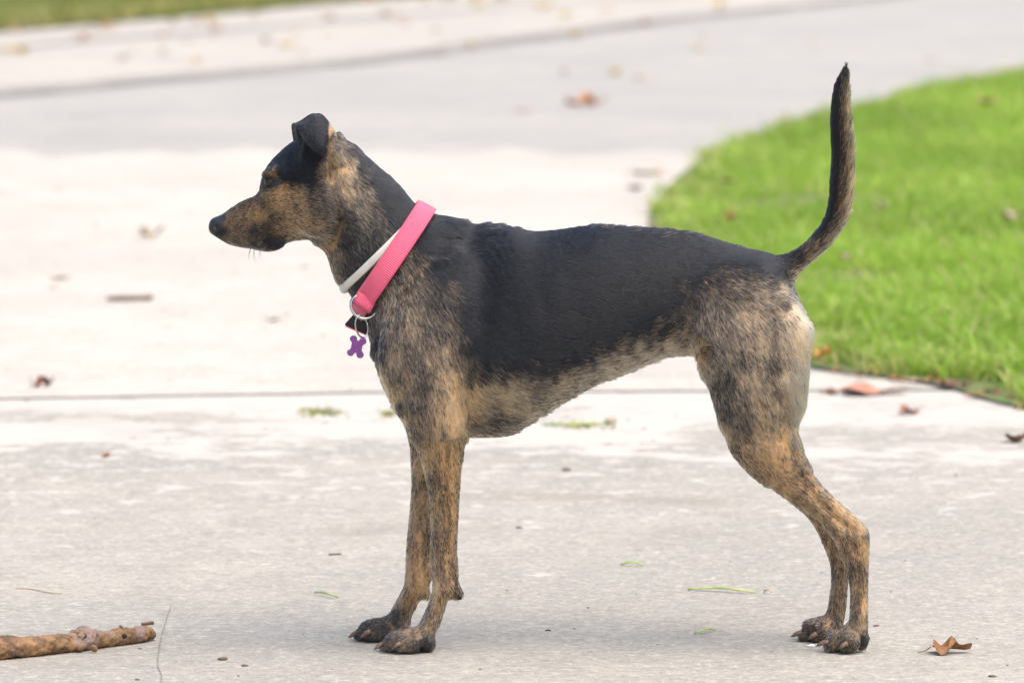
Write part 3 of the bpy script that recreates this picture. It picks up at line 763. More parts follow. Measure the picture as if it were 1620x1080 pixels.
nose = (U_ < 356 - np.clip((V_ - 355) * .9, -10, 40)) & (U_ < 357)
nose_f = np.clip((355 - U_ - np.clip((V_ - 352) * .75, -4, 30)) / 3, 0, 1) * (V_ > 300) * (V_ < 400)
eye_d = np.hypot((U_ - 427) / 14, (V_ - 288) / 8); lid = np.clip((1.35 - eye_d) / .3, 0, 1)
lip_pts = catmull([(340,379),(364,388),(395,391),(420,391),(438,384)], 40)
lip = np.clip(1.4 - np.min(np.hypot(U_[:, None] - lip_pts[None, :, 0], V_[:, None] - lip_pts[None, :, 1]), axis=1) / 4, 0, 1) * (V[:, 2] > .4)
pad = np.clip((0.004 - V[:, 2]) / .003, 0, 1)
pad = np.maximum(pad, np.clip(1.25 - np.hypot((U_ - 674) / 13, (V_ - 1020) / 12), 0, 1) * 2 * (V[:, 1] < .0))
pad = np.maximum(pad, np.clip(1.25 - np.hypot((U_ - 1368) / 9, (V_ - 1012) / 13), 0, 1) * 2 * (V[:, 1] < .0))
pad = np.maximum(pad, np.clip(1.2 - np.hypot((U_ - 728) / 9, (V_ - 944) / 8), 0, 1) * 2)
pad = np.clip(pad, 0, 1)
bare = np.clip(nose_f + lid * .9 + pad, 0, 1)

C_BLACK = np.array([.0055, .0064, .0086]); C_TAN = np.array([.53, .30, .120]); C_CREAM = np.array([.70, .535, .35]); C_MUD = np.array([.16, .125, .09])
def coat_color(b, w, m):
    pale = C_TAN * (1 - w[:, None]) + C_CREAM * w[:, None]
    pale = pale * (1 - m[:, None]) + C_MUD * m[:, None]
    return pale * (1 - b[:, None]) + C_BLACK * b[:, None]
vc = coat_color(black, warm, muddy)
skin_dark = np.array([.018, .017, .018])
vc = vc * (1 - bare[:, None]) + skin_dark * bare[:, None]
vc = vc * (1 - lip[:, None] * .8) + skin_dark * lip[:, None] * .8

dog = empty('dog', (0, YM, 0))
dog.location = (0, YM, 0)
tag(dog, 'black and tan brindle dog standing side-on, tail raised, looking left', 'dog')
me = mesh_np('body', V, F)
at = me.attributes.new('coat', 'FLOAT_COLOR', 'POINT')
at.data.foreach_set('color', np.concatenate([vc, np.ones((len(vc), 1))], 1).astype(np.float32).ravel())
at = me.attributes.new('wet', 'FLOAT', 'POINT'); at.data.foreach_set('value', np.clip(nose_f + lid * .4, 0, 1).astype(np.float32))
t = NT('dog_skin')
a = t.n('ShaderNodeAttribute', attribute_name='coat'); w = t.n('ShaderNodeAttribute', attribute_name='wet')
t.col(a.outputs['Color'])
t.l(t.ramp(w.outputs['Fac'], 0, 1, .8, .38), t.b.inputs['Roughness'])
vo = t.n('ShaderNodeTexVoronoi', i_Scale=900.0)
t.l(t.obj(), vo.inputs['Vector'])
t.bump(vo.outputs['Distance'], .35, .0006)
body = link('body', me, dog, t.m)
me.update()

# ---- fur: short hairs laid along the coat's flow
tri = np.concatenate([F[:, [0, 1, 2]], F[:, [0, 2, 3]]])
e1 = V[tri[:, 1]] - V[tri[:, 0]]; e2 = V[tri[:, 2]] - V[tri[:, 0]]
nrm = np.cross(e1, e2); area = np.linalg.norm(nrm, axis=1) / 2; nrm /= (2 * area[:, None] + 1e-15)
vn = np.zeros_like(V)
for k in range(3): np.add.at(vn, tri[:, k], nrm * area[:, None])
vn /= np.linalg.norm(vn, axis=1)[:, None] + 1e-12
wgt = area * np.where(nrm[:, 1] > .35, .35, 1.0) * (1 - bare[tri].mean(1)) * np.where(is_ear[tri[:, 0]], .7, 1)
face_t = (U_[tri[:, 0]] < 540) & (V_[tri[:, 0]] < 410)
wgt = wgt * np.where(face_t, 1.7, 1.0)
NH = 540000
pick = RNG.choice(len(tri), NH, p=wgt / wgt.sum())
r1, r2 = RNG.random(NH), RNG.random(NH); q = r1 + r2 > 1; r1[q], r2[q] = 1 - r1[q], 1 - r2[q]
bw = np.stack([1 - r1 - r2, r1, r2], 1)
T = tri[pick]
lerp = lambda arr: (arr[T] * (bw if arr.ndim == 1 else bw[..., None])).sum(1)
hp, hn = lerp(V), lerp(vn); hn /= np.linalg.norm(hn, axis=1)[:, None]
hu, hv, hb, hw, hm = lerp(U_), lerp(V_), lerp(black), lerp(warm), lerp(muddy)
hf = lerp(fl); hear = is_ear[T[:, 0]]
d3 = np.stack([hf[:, 0], np.zeros(NH), -hf[:, 1]], 1)
d3[:, 1] += RNG.normal(0, .12, NH)
d3[hear] = np.array([.25, 0, -1.0]); up_shaft = hear & (hv < 200); d3[up_shaft, 2] = .3
d3 -= hn * (d3 * hn).sum(1)[:, None]
d3 /= np.linalg.norm(d3, axis=1)[:, None] + 1e-9
side = np.cross(hn, d3)
# cowlick tufts and clumping: neighbours lean together
cl = value_noise(np.stack([hu / 4.5, hv / 4.5, hp[:, 1] * 250], 1) + 50, 11) - .5
lean = cl * np.where(hb > .95, .1, .4) + RNG.normal(0, 1, NH) * np.where(hb > .95, .07, .13)
d3 = d3 + side * lean[:, None]; d3 /= np.linalg.norm(d3, axis=1)[:, None]
face = (hu < 540) & (hv < 410)
ln = np.where(hb > .96, .0078, .0100)
ln[face] = np.clip(.0028 + (hu[face] - 345) / 200 * .005, .0022, .0075)
ln[hear] = .0028
leg = hv > 690; ln[leg] = .0072; ln[hv > 985] = .0058
tail = (hu > 1225) & (hv < 455)
ln[tail] = np.where(hu[tail] - (1305 - np.clip(hv[tail] - 330, 0, 200) * .6) > 25, .013, .008)
ln[(hu > 1245) & (hv > 560) & (hv < 700)] = .0145
ln[(hv > 560) & (hv < 690) & (hu > 740) & (hu < 1110)] = .012
ln[(hu > 1325) & (hv < 125) & tail] = .010
ln[(hu > 690) & (hu < 790) & (hv < 372)] = .014
ln *= RNG.uniform(.65, 1.25, NH)
lift = np.where(face, .20, np.where(hear, .12, np.where(hb > .96, .13, .20))) * np.where(hb > .95, RNG.uniform(.7, 1.2, NH), RNG.uniform(.4, 1.5, NH)) + np.where(tail, .06, 0)
NP = 4
sv = np.linspace(0, 1, NP)
pts = np.zeros((NH, NP, 3), np.float32)
for i, s in enumerate(sv):
    pts[:, i] = hp - hn * .0004 + d3 * (ln * s)[:, None] + hn * (ln * lift * (s - .45 * s * s))[:, None] * 1.6
pts[:, :, 2] = np.maximum(pts[:, :, 2], .0006)
is_b = RNG.random(NH) < np.clip((hb - .5) * 1.05 + .5, 0, 1)
hc = coat_color(np.where(is_b, 1 - RNG.uniform(0, .03, NH) * (hb < .96), RNG.uniform(0, .12, NH)), np.clip(hw + RNG.normal(0, .18, NH), 0, 1.7), hm)
hc[hear] *= 2.2
hc *= np.exp(np.where(is_b, RNG.normal(.15, .75, NH), RNG.normal(0, .22, NH)))[:, None]
cv = bpy.data.hair_curves.new('fur')
cv.add_curves([NP] * NH)
cv.attributes['position'].data.foreach_set('vector', pts.ravel())
rad = np.repeat(np.array([[.00031, .00030, .00022, .00005]], np.float32), NH, 0) * np.where(face | hear, .75, 1.0)[:, None].astype(np.float32)
ra = cv.attributes.get('radius') or cv.attributes.new('radius', 'FLOAT', 'POINT')
ra.data.foreach_set('value', rad.astype(np.float32).ravel())
ca_ = cv.attributes.new('coat', 'FLOAT_COLOR', 'CURVE')
ca_.data.foreach_set('color', np.concatenate([hc, np.ones((NH, 1))], 1).astype(np.float32).ravel())
t = NT('dog_fur')
a = t.n('ShaderNodeAttribute', attribute_name='coat')
hb_ = t.n('ShaderNodeBsdfHairPrincipled', parametrization='COLOR', i_Roughness=.22, i_Radial_Roughness=.35, i_IOR=1.43)
hb_.model = 'CHIANG'
t.l(a.outputs['Color'], hb_.inputs['Color'])
t.t.nodes.remove(t.b); t.l(hb_.outputs[0], t.out.inputs['Surface'])
fur = link('fur', cv, dog, t.m)

# ---- eye, claws, whiskers
BVH = BVHTree.FromPolygons([Vector(p) for p in V], [list(map(int, f)) for f in F])
t = NT('dog_eye')
t.b.inputs['Base Color'].default_value = (.020, .011, .005, 1); t.b.inputs['Roughness'].default_value = .04
EYE = t.m
def ball(name, c, r, parent, mat, sc=(1, 1, 1), seg=16):
    v, f = [], []
    for i in range(seg // 2 + 1):
        th = math.pi * i / (seg // 2)
        for j in range(seg):
            ph = 2 * math.pi * j / seg
            v.append((c[0] + r * sc[0] * math.sin(th) * math.cos(ph), c[1] + r * sc[1] * math.sin(th) * math.sin(ph), c[2] + r * sc[2] * math.cos(th)))
    for i in range(seg // 2):
        for j in range(seg):
            f.append((i * seg + j, (i + 1) * seg + j, (i + 1) * seg + (j + 1) % seg, i * seg + (j + 1) % seg))
    return link(name, mesh_np(name, v, np.array(f)), parent, mat)
for s in (-1, 1):
    x, z = on_plane(427, 288, YM + s * .03)
    hit = BVH.ray_cast(Vector((x, s * .2, z)), Vector((0, -s, 0)))
    y = hit[0].y if hit[0] else s * .03
    ball('eye', (float(x), y - s * .0048, float(z)), .0078, dog, EYE)
t = NT('dog_claw')
t.col(t.mix(t.ramp(t.noise(300, 2, .5, t.obj()), .4, .6), (.13, .08, .055), (.22, .14, .10)))
t.b.inputs['Roughness'].default_value = .45
CLAW = t.m
def claw(p0, p1, p2, r, y):
    P = []
    for (u, v, dy) in (p0, p1, p2):
        x, z = on_plane(u, v, YM + y + dy); P.append((float(x), y + dy, max(float(z), .0012)))
    c = catmull(P, 9)
    vv, ff = frames_tube(c, r * np.array([1, 1, .96, .9, .8, .66, .5, .32, .1]), 8)
    link('claw', mesh_np('claw', vv, ff), dog, CLAW)
for (u, v, y, sg) in ((647, 1031, L, -1), (606, 1013, -L, 1)):
    claw((u-36, v-15, sg*.009), (u-45, v-11, sg*.010), (u-53, v-4, sg*.010), .0030, y)
    claw((u-39, v-15, -sg*.009), (u-48, v-11, -sg*.010), (u-56, v-4, -sg*.010), .0030, y)
    claw((u-14, v-14, sg*.027), (u-20, v-11, sg*.029), (u-27, v-4, sg*.029), .0033, y)
    claw((u-20, v-15, -sg*.029), (u-28, v-11, -sg*.031), (u-36, v-4, -sg*.031), .0040, y)
for (u, v, y, sg) in ((1337, 1031, L, -1), (1297, 1016, -L, 1)):
    claw((u-26, v-17, sg*.009), (u-35, v-14, sg*.010), (u-43, v-9, sg*.010), .0034, y)
    claw((u-28, v-17, -sg*.009), (u-38, v-14, -sg*.010), (u-46, v-9, -sg*.010), .0034, y)
    claw((u+3, v-14, sg*.028), (u-4, v-10, sg*.030), (u-10, v-5, sg*.030), .0036, y)
    claw((u-6, v-14, -sg*.028), (u-13, v-10, -sg*.030), (u-19, v-5, -sg*.030), .0036, y)
t = NT('dog_whisker'); t.b.inputs['Base Color'].default_value = (.05, .045, .04, 1)
WV, WF = [], []
for (u, v, du, dv, dy) in ((397,396,-2,16,-.004),(402,397,4,18,-.006),(412,398,2,12,-.010)):
    for s in (-1, 1):
        x, z = on_plane(u, v - 4, YM); x2, z2 = on_plane(u + du, v + dv, YM)
        p0 = np.array([x, s * .014, z]); p2 = np.array([x2, s * (.014 - dy), z2]); pm = (p0 + p2) / 2 + np.array([-.002, 0, -.001])
        vv, ff = frames_tube(catmull([p0, pm, p2], 6), [.0002, .0002, .00018, .00014, .0001, .00004], 4)
        WF += [[i + len(WV) for i in f] for f in ff]; WV += vv.tolist()
tag(link('whiskers', mesh_np('whiskers', np.array(WV), WF), dog, t.m), kind='stuff')

# ------------------------------------------------------------------ collar, flea collar
def ring_path(pA, pB, n=96, off=.004, y_off=0.0, smooth=3):
    """Loop round the neck in the plane through A and B (side view) and the y axis, resting on the coat."""
    ax, az = on_plane(pA[0], pA[1], YM); bx, bz = on_plane(pB[0], pB[1], YM)
    A_, B_ = np.array([ax, 0, az]), np.array([bx, 0, bz]); C_ = (A_ + B_) / 2
    d = (B_ - A_) / np.linalg.norm(B_ - A_); yv = np.array([0, 1.0, 0])
    rad = []
    for i in range(n):
        q = 2 * math.pi * i / n; dr = math.cos(q) * d + math.sin(q) * yv
        far = C_ + dr * .25
        h = BVH.ray_cast(Vector(C_), Vector(dr), .25)
        rr = h[3] if h[0] is not None else .06
        rad.append(rr)
    rad = np.array(rad)
    for _ in range(smooth): rad = np.maximum(rad, (np.roll(rad, 1) + rad + np.roll(rad, -1)) / 3)
    out = []
    for i in range(n):
        q = 2 * math.pi * i / n; dr = math.cos(q) * d + math.sin(q) * yv
        out.append(C_ + dr * (rad[i] + off))
    return np.array(out)

def band(name, P1, P2, th, parent, mat, sag=0.0, cols=7):
    """Closed strap between two loops with rounded thickness."""
    n = len(P1); cen = (P1 + P2).mean(0) / 2 + 0
    cen = (P1.mean(0) + P2.mean(0)) / 2
    Vv = []; prof = []
    for k in range(cols): prof.append((k / (cols - 1), 1.0))
    for k in range(cols): prof.append((1 - k / (cols - 1), -1.0))
    uv = []
    m = len(prof)
    ax = (P2.mean(0) - P1.mean(0)); ax /= np.linalg.norm(ax)
    ln = np.concatenate([[0], np.cumsum(np.linalg.norm(np.roll(P1, -1, 0) - P1, axis=1))])
    for i in range(n):
        o = (P1[i] + P2[i]) / 2 - cen; o -= ax * (o @ ax); o /= np.linalg.norm(o)
        for (s, q) in prof:
            e = .0 if 0.02 < s < .98 else .45
            Vv.append(P1[i] * (1 - s) + P2[i] * s + o * (q * th / 2 * (1 - e)))
            uv.append((ln[i], s))
    Ff = [];
    for i in range(n):
        j = (i + 1) % n
        for k in range(m): Ff.append((i * m + k, i * m + (k + 1) % m, j * m + (k + 1) % m, j * m + k))
    me = mesh_np(name, np.array(Vv), np.array(Ff)[:, ::-1].copy())
    at = me.attributes.new('along', 'FLOAT', 'POINT'); at.data.foreach_set('value', np.array([x[0] for x in uv], np.float32))
    return link(name, me, parent, mat)

t = NT('pink_webbing')
a = t.n('ShaderNodeAttribute', attribute_name='along')
sn = t.math('SINE', t.math('MULTIPLY', a.outputs['Fac'], 2 * math.pi / .0025))
n_ = t.noise(900, 3, .6, t.obj())
c = t.mix(t.ramp(sn, -1, 1, 0, 1), (.74, .050, .135), (.86, .090, .200))
t.col(t.mix(t.math('MULTIPLY', n_, .25), c, (.95, .30, .36)))
st_ = t.ramp(t.noise(45, 5, .65, t.obj()), .52, .72)
t.col(t.mix(t.math('MULTIPLY', st_, .30), t.b.inputs['Base Color'].links[0].from_socket, (.42, .09, .09)))
t.b.inputs['Roughness'].default_value = .55
t.b.inputs['Sheen Weight'].default_value = .25
t.bump(sn, .6, .0008)
M_PINK = t.m
M_WEB = simple_mat('black_webbing', (.012, .012, .012), (.03, .028, .03), 500, .7)
M_STEEL = simple_mat('steel', (.42, .41, .40), (.60, .59, .57), 90, .28, 1.0)
M_PURPLE = simple_mat('purple_metal', (.19, .055, .23), (.28, .10, .32), 400, .35, .35, bump=.15)
M_WHITE = simple_mat('white_plastic', (.66, .64, .55), (.75, .73, .64), 60, .5)
M_CLEAR = simple_mat('button_plastic', (.62, .62, .60), (.74, .74, .73), 60, .25)

collar = empty('dog_collar', (0, YM, 0)); tag(collar, 'wide bright pink webbing collar with steel rings round the dog\'s neck', 'collar')
P1 = ring_path((562, 464), (658, 322), off=.0065); P2 = ring_path((589, 481), (683, 342), off=.0065)
band('strap', P1, P2, .0030, collar, M_PINK)

def loop3(c, a, b, r, parent, name, mat, seg=40, gap=0.0):
    """Ring of wire: centre, two half-axis vectors."""
    P = np.array([np.array(c) + math.cos(q) * np.array(a) + math.sin(q) * np.array(b) for q in np.linspace(0, 2 * math.pi, seg + 1)])
    Vv, Ff = frames_tube(P, [r] * len(P), 8)
    return link(name, mesh_np(name, Vv, Ff), parent, mat)
def surf(u, v, off=.006, default=-.05):
    x, z = on_plane(u, v, YM - .06)
    h = BVH.ray_cast(Vector((float(x), -.3, float(z))), Vector((0, 1, 0)))
    return np.array([float(x), (h[0].y if h[0] is not None and h[0].y < 0 else default) - off, float(z)])
rc = surf(575, 486, .012, -.03); 
rc[1] = min(rc[1], -.05)
s_ = 1 / 1185.0
loop3(rc, np.array([19.5, 4, -7]) * s_, np.array([5, 3, 17.5]) * s_, .0021, collar, 'ring', M_STEEL)
# webbing folded through the ring
x1 = rc + np.array([-14, -3, 11]) * s_; x2 = rc + np.array([15, -3, -1]) * s_
for (o, sc_) in ((np.array([0, -.0025, 0]), 1.0),):
    Vv, Ff = [], []
    fold = [(0.0, 0.0, .0), (.25, -.0030, .0), (.6, -.0045, .0), (.9, -.003, .0), (1.0, .0, .0)]
    A0 = np.array([567, 462.0]); A1 = np.array([594, 479.0]); dn = np.array([-1, 27.0]) ; 
    for (s, bulge, _) in fold:
        for e in np.linspace(0, 1, 5):
            uv = A0 * (1 - e) + A1 * e + np.array([-9, 17.0]) * s
            x, z = on_plane(uv[0], uv[1], YM - .06)
            Vv.append((float(x), rc[1] - .002 + bulge, float(z)))
    for i in range(4):
        for k in range(4): Ff.append((i * 5 + k, i * 5 + k + 1, (i + 1) * 5 + k + 1, (i + 1) * 5 + k))
    me = mesh_np('fold', Vv, np.array(Ff))
    at = me.attributes.new('along', 'FLOAT', 'POINT'); at.data.foreach_set('value', np.array([.0065 * (i // 5) for i in range(25)], np.float32))
    f = link('fold', me, collar, M_PINK); md = f.modifiers.new('thick', 'SOLIDIFY'); md.thickness = .003; md.offset = 0
kc = rc + np.array([-3, -5, -31]) * s_
loop3(kc, np.array([8.5, 6, 5]) * s_, np.array([5, 2, -17]) * s_, .0011, collar, 'split_ring', M_STEEL)
loop3(kc + np.array([0, .0016, 0]), np.array([8.3, 6, 5]) * s_, np.array([5, 2, -16.6]) * s_, .0010, collar, 'split_ring', M_STEEL)
# bone-shaped tag
def bone(w=13.5, h=18.0):
    pts = []
    lobes = [(-8.0, 12.0), (8.5, 12.0), (8.5, -12.0), (-8.0, -12.0)]
    for q in np.linspace(0, 2 * math.pi, 96, endpoint=False):
        # radial outline: four lobes on a waist
        best = 0
        for (lx, ly) in lobes:
            d = np.array([math.cos(q), math.sin(q)]); b = d @ np.array([lx, ly]); disc = b * b - (lx * lx + ly * ly - 6.2 ** 2)
            if disc > 0 and b > 0: best = max(best, b + math.sqrt(disc))
        cx_, cy_ = abs(math.cos(q)), abs(math.sin(q))
        base = min(9.5 / max(cx_, 1e-6), 11.0 / max(cy_, 1e-6))
        r_ = max(best, base); pts.append((r_ * math.cos(q), r_ * math.sin(q)))
    return pts
tc = rc + np.array([-11, -7, -63]) * s_
rot = math.radians(-12); ex = np.array([math.cos(rot), -.25, math.sin(rot)]); ez = np.array([-math.sin(rot), -.08, math.cos(rot)]); en = np.cross(ex, ez); en /= np.linalg.norm(en)
bp = bone(); Vv = []; n = len(bp)
for d, k in ((-.0009, .96), (-.0005, 1), (.0005, 1), (.0009, .96)):
    for (a_, b_) in bp: Vv.append(tc + (ex * a_ * k + ez * b_ * k) * s_ * .92 + en * d)
Ff = [list(range(n))[::-1], list(range(3 * n, 4 * n))]
for j in range(3):
    for i in range(n): Ff.append([j * n + i, j * n + (i + 1) % n, (j + 1) * n + (i + 1) % n, (j + 1) * n + i])
o = link('name_tag', mesh_np('name_tag', np.array(Vv), Ff, False), collar, M_PURPLE); o['label'] = 'purple bone-shaped metal tag'
# black end of the collar hanging under the throat
Vv, Ff = [], []
for i, s in enumerate(np.linspace(0, 1, 8)):
    for e in np.linspace(0, 1, 4):
        uv = np.array([578, 474.0]) * (1 - s) + np.array([546, 512.0]) * s + (np.array([14, 34.0]) * (1 - s) + np.array([34, 14.0]) * s) * e
        x, z = on_plane(uv[0], uv[1], YM)
        Vv.append((float(x), -.018 + .012 * s - .004 * math.sin(3 * s), float(z)))
for i in range(7):
    for k in range(3): Ff.append((i * 4 + k, i * 4 + k + 1, (i + 1) * 4 + k + 1, (i + 1) * 4 + k))
f = link('loose_end', mesh_np('loose_end', Vv, np.array(Ff)), collar, M_WEB); md = f.modifiers.new('thick', 'SOLIDIFY'); md.thickness = .004; md.offset = 0
f['label'] = 'black loose end of the collar under the throat'
Vv = []
for s in np.linspace(0, 1, 6):
    uv = np.array([547, 514.5]) * (1 - s) + np.array([579, 528.0]) * s; x, z = on_plane(uv[0], uv[1], YM); Vv.append((float(x), -.0075, float(z)))
vv, ff = frames_tube(np.array(Vv), [.0013] * 6, 6)
link('edging', mesh_np('edging', vv, ff), collar, M_PINK)

flea = empty('flea_collar', (0, YM, 0)); tag(flea, 'thin off-white flea collar with a round end beside the pink collar', 'collar')
Q = ring_path((548, 450), (663, 337), n=120, off=.0020)
Qa = np.vstack([Q, Q[:1]])
d1 = np.array([*on_plane(549, 452, YM)]); 
ax1 = np.array([.55, 0, .50]); ax1 /= np.linalg.norm(ax1)
sh = (np.array([.62, 0, -.78])) * .0052
band('strap', Q - sh, Q + sh, .0030, flea, M_WHITE, cols=5)
kx, kz = on_plane(544.5, 455, YM - .012)
P = np.array([[float(kx) + .005, -.004, float(kz) + .003], [float(kx) + .002, -.008, float(kz) + .001], [float(kx) - .001, -.012, float(kz) - .001], [float(kx) - .0025, -.014, float(kz) - .0015]])
ball('button', (float(kx), -.012, float(kz)), .0072, flea, M_CLEAR, (.95, .8, 1.1))
loop3((float(kx) + .003, -.012, float(kz) + .0022), np.array([.004, 0, -.0058]), np.array([0, .0072, 0]), .0013, flea, 'button_rim', M_WHITE, 24)
for o in (flea, collar): o.location = (0, YM, 0)

# ------------------------------------------------------------------ stick
def stick():
    root = empty('stick', tuple(gp(120, 1035)))
    tag(root, 'knobbly brown broken branch lying at the left edge of the concrete', 'stick')
    bx, by = root.location.x, root.location.y
    keys = [(-190, 1066, 19), (-90, 1056, 18.5), (0, 1046, 17.5), (30, 1043, 16.5), (70, 1039, 15.2), (110, 1034, 14.5), (122, 1032.5, 17.5), (134, 1031, 18.5), (146, 1029.5, 16.5), (160, 1027.5, 13.2),
            (190, 1023.5, 13.5), (215, 1020, 13.2), (230, 1017.5, 11.5), (238, 1016, 8.5), (242, 1015, 3.0)]
    P = []; R = []
    for (u, vb, rp) in keys:
        x, y = on_ground(u, vb - 3); r_ = rp / 1175.0; P.append((x - bx, y - by + .004, r_ * .98)); R.append(r_)
    PP = catmull(P, 260); RR = catmull(np.array(R)[:, None], 260)[:, 0]
    vv, ff = frames_tube(PP, RR, 40)
    nz3 = value_noise(vv * np.array([350, 600, 600]) + 40, 19) - .5
    nz = value_noise(vv * np.array([55, 120, 120]) + 40, 8) - .5; nz2 = value_noise(vv * np.array([160, 300, 300]) + 40, 9) - .5
    cidx = np.repeat(PP, 40, axis=0); rr = np.repeat(RR, 40)
    dirv = vv - cidx; dirv /= np.linalg.norm(dirv, axis=1)[:, None] + 1e-9
    vv = vv + dirv * (rr * (nz * .30 + nz2 * .26 + nz3 * .24))[:, None]
    vv[:, 2] = np.maximum(vv[:, 2], .0006)
    t = NT('bark'); v = t.obj()
    mp = t.n('ShaderNodeMapping'); mp.inputs['Scale'].default_value = (.35, 1, 1); t.l(v, mp.inputs[0])
    n1 = t.noise(60, 6, .7, mp.outputs[0]); n2 = t.noise(190, 4, .7, v); n3 = t.noise(26, 4, .6, v)
    c = t.mix(t.ramp(n1, .35, .65), (.095, .048, .022), (.31, .175, .075))
    c = t.mix(t.math('MULTIPLY', t.ramp(n3, .48, .64), .7), c, (.25, .19, .185))
    c = t.mix(t.math('MULTIPLY', t.ramp(n2, .58, .72), .6), c, (.40, .25, .12))
    t.col(c); t.b.inputs['Roughness'].default_value = .62; t.bump(t.math('ADD', n1, t.math('MULTIPLY', n2, .5)), .8, .002)
    link('branch', mesh_np('branch', vv, ff), root, t.m)
    dk = simple_mat('knot_dark', (.012, .008, .005), (.035, .02, .012), 200, .9)
    def knot(u, v, r_):
        x, y = on_ground(u, 1030); h = (1031 - v) / 1175.0
        ball('knot', (x - bx, P[6][1] * 0 + (on_ground(u, 1028)[1] - by) - .0118, h + .001), r_, root, dk, (1, .35, 1), 10)
    knot(133, 1008, .0042); knot(197, 1008, .0036)
    for (u0, v0, u1, v1, r_, dy) in ((125, 999, 117, 1000, .0042, .0), (150, 1022, 148, 1024, .006, -.013), (191, 992, 193, 989, .003, 0), (128, 1020, 132, 1024, .007, -.010)):
        x0, y0 = on_ground(u0, 1030); x1, _ = on_ground(u1, 1030)
        p = catmull([(x0 - bx, y0 - by + dy, max(.004, (1030 - v0) / 1175.0)), ((x0 + x1) / 2 - bx, y0 - by + dy * 1.1, max(.004, (1030 - (v0 + v1) / 2) / 1175.0)), (x1 - bx, y0 - by + dy * 1.2, max(.003, (1030 - v1) / 1175.0))], 6)
        a_, b_ = frames_tube(p, np.array([1, 1.05, 1.0, .95, .8, .4]) * r_, 9)
        link('twig_stub', mesh_np('twig_stub', a_, b_), root, t.m)
stick()

# ------------------------------------------------------------------ leaves
def leaf_mat(name, c1, c2):
    t = NT(name); v = t.obj(); n = t.noise(60, 5, .65, v); n2 = t.noise(200, 3, .6, v)
    c = t.mix(t.ramp(n, .3, .7), c1, c2); c = t.mix(t.math('MULTIPLY', t.ramp(n2, .58, .75), .5), c, tuple(x * .45 for x in c1))
    t.col(c); t.b.inputs['Roughness'].default_value = .6; t.bump(n2, .3, .001); return t.m
LM = {'umber': leaf_mat('leaf_umber', (.15, .06, .018), (.33, .155, .05)), 'orange': leaf_mat('leaf_orange', (.42, .13, .03), (.62, .26, .07)), 'yellow': leaf_mat('leaf_yellow', (.55, .36, .08), (.68, .50, .16)), 'red': leaf_mat('leaf_red', (.22, .055, .030), (.36, .11, .06)),
      'brown': leaf_mat('leaf_brown', (.085, .038, .018), (.20, .10, .045)), 'rust': leaf_mat('leaf_rust', (.26, .11, .03), (.42, .21, .07)), 'tan': leaf_mat('leaf_tan', (.30, .22, .14), (.45, .35, .24)),
      'salmon': leaf_mat('leaf_salmon', (.40, .17, .10), (.50, .26, .17))}
def leaf_mesh(seed, size, aspect, curl, lobes, crumple):
    r_ = random.Random(seed); nr, na = 6, 28
    Vv = [(0, 0, 0)]
    prof = []
    for k in range(na):
        q = 2 * math.pi * k / na
        p = 1 + (.28 * math.cos(lobes * q) if lobes else .0) + r_.uniform(-.07, .07)
        prof.append(p * (1 if not lobes else .85))
    ph = r_.uniform(0, 6)
    for i in range(1, nr + 1):
        for k in range(na):
            q = 2 * math.pi * k / na; rad_ = i / nr * prof[k]
            x, y = rad_ * math.cos(q) * .5 * size, rad_ * math.sin(q) * .5 * size * aspect
            z = curl * size * ((x / size * 2) ** 2 * .55 + (y / size * 2) ** 2 * .9) + crumple * size * .10 * (math.sin(q * 3 + ph) + .6 * math.sin(q * 5 + 2 * ph)) * (i / nr) ** 1.5
            z -= .05 * size * abs(math.sin(q * 2.5)) * (1 - i / nr)
            Vv.append((x, y, z))
    Ff = [(0, 1 + k, 1 + (k + 1) % na) for k in range(na)]
    for i in range(nr - 1):
        for k in range(na):
            a_, b_ = 1 + i * na + k, 1 + i * na + (k + 1) % na
            Ff.append((a_, a_ + na, b_ + na, b_))
    Vv = np.array(Vv); Vv[:, 2] -= Vv[:, 2].min() - .001
    # a short stalk
    s0 = len(Vv); st_ = catmull([(-.38 * size, 0, Vv[0][2] + .001), (-.52 * size, .02 * size, .004), (-.66 * size, .05 * size, .0025)], 6)
    a_, b_ = frames_tube(st_, [.012 * size] * 6, 5)
    Vv = np.vstack([Vv, a_]); Ff += [[i + s0 for i in f] for f in b_]
    me = bpy.data.meshes.new('leaf'); me.from_pydata(Vv.tolist(), [], Ff); me.polygons.foreach_set('use_smooth', [True] * len(me.polygons)); me.update()
    return me
def leaf(u, v, wpx, mat, label, seed, curl=.3, lobes=5, crumple=.8, rot=None, aspect=.8, group=None, z=0.0, name='fallen_leaf', tilt=0.0):
    x, y = on_ground(u, v); size = wpx * math.hypot(y, CAM_H) / FPX
    me = leaf_mesh(seed, size, aspect, curl, lobes, crumple)
    o = link(name, me, None, LM[mat]); o.location = (x, y, z); o.rotation_euler = (tilt, 0, random.Random(seed).uniform(0, 6.28) if rot is None else rot)
    tag(o, label, 'leaf', group); return o
leaf(1500, 1033, 74, 'umber', 'crumpled rust-brown leaf on the concrete right of the hind paws', 3, .13, 3, 1.25, .2, .70)
leaf(1607, 700, 40, 'brown', 'small dark brown leaf at the right edge of the concrete', 2, .6, 0, .6, .5, .6)
leaf(1440, 654, 50, 'red', 'crumbled dark red leaf on the concrete below the lawn edge', 3, .1, 5, .7, 1.0)
leaf(1375, 623, 118, 'salmon', 'long pinkish flattened leaf on the concrete beside the lawn', 4, .05, 3, .3, .08, .8)
leaf(1318, 624, 26, 'brown', 'small brown leaf bit left of the long pinkish leaf', 5, .4, 3, .8)
leaf(58, 612, 28, 'red', 'curled reddish leaf at the left, the left half of a pair above the joint', 6, .7, 3, 1.3)
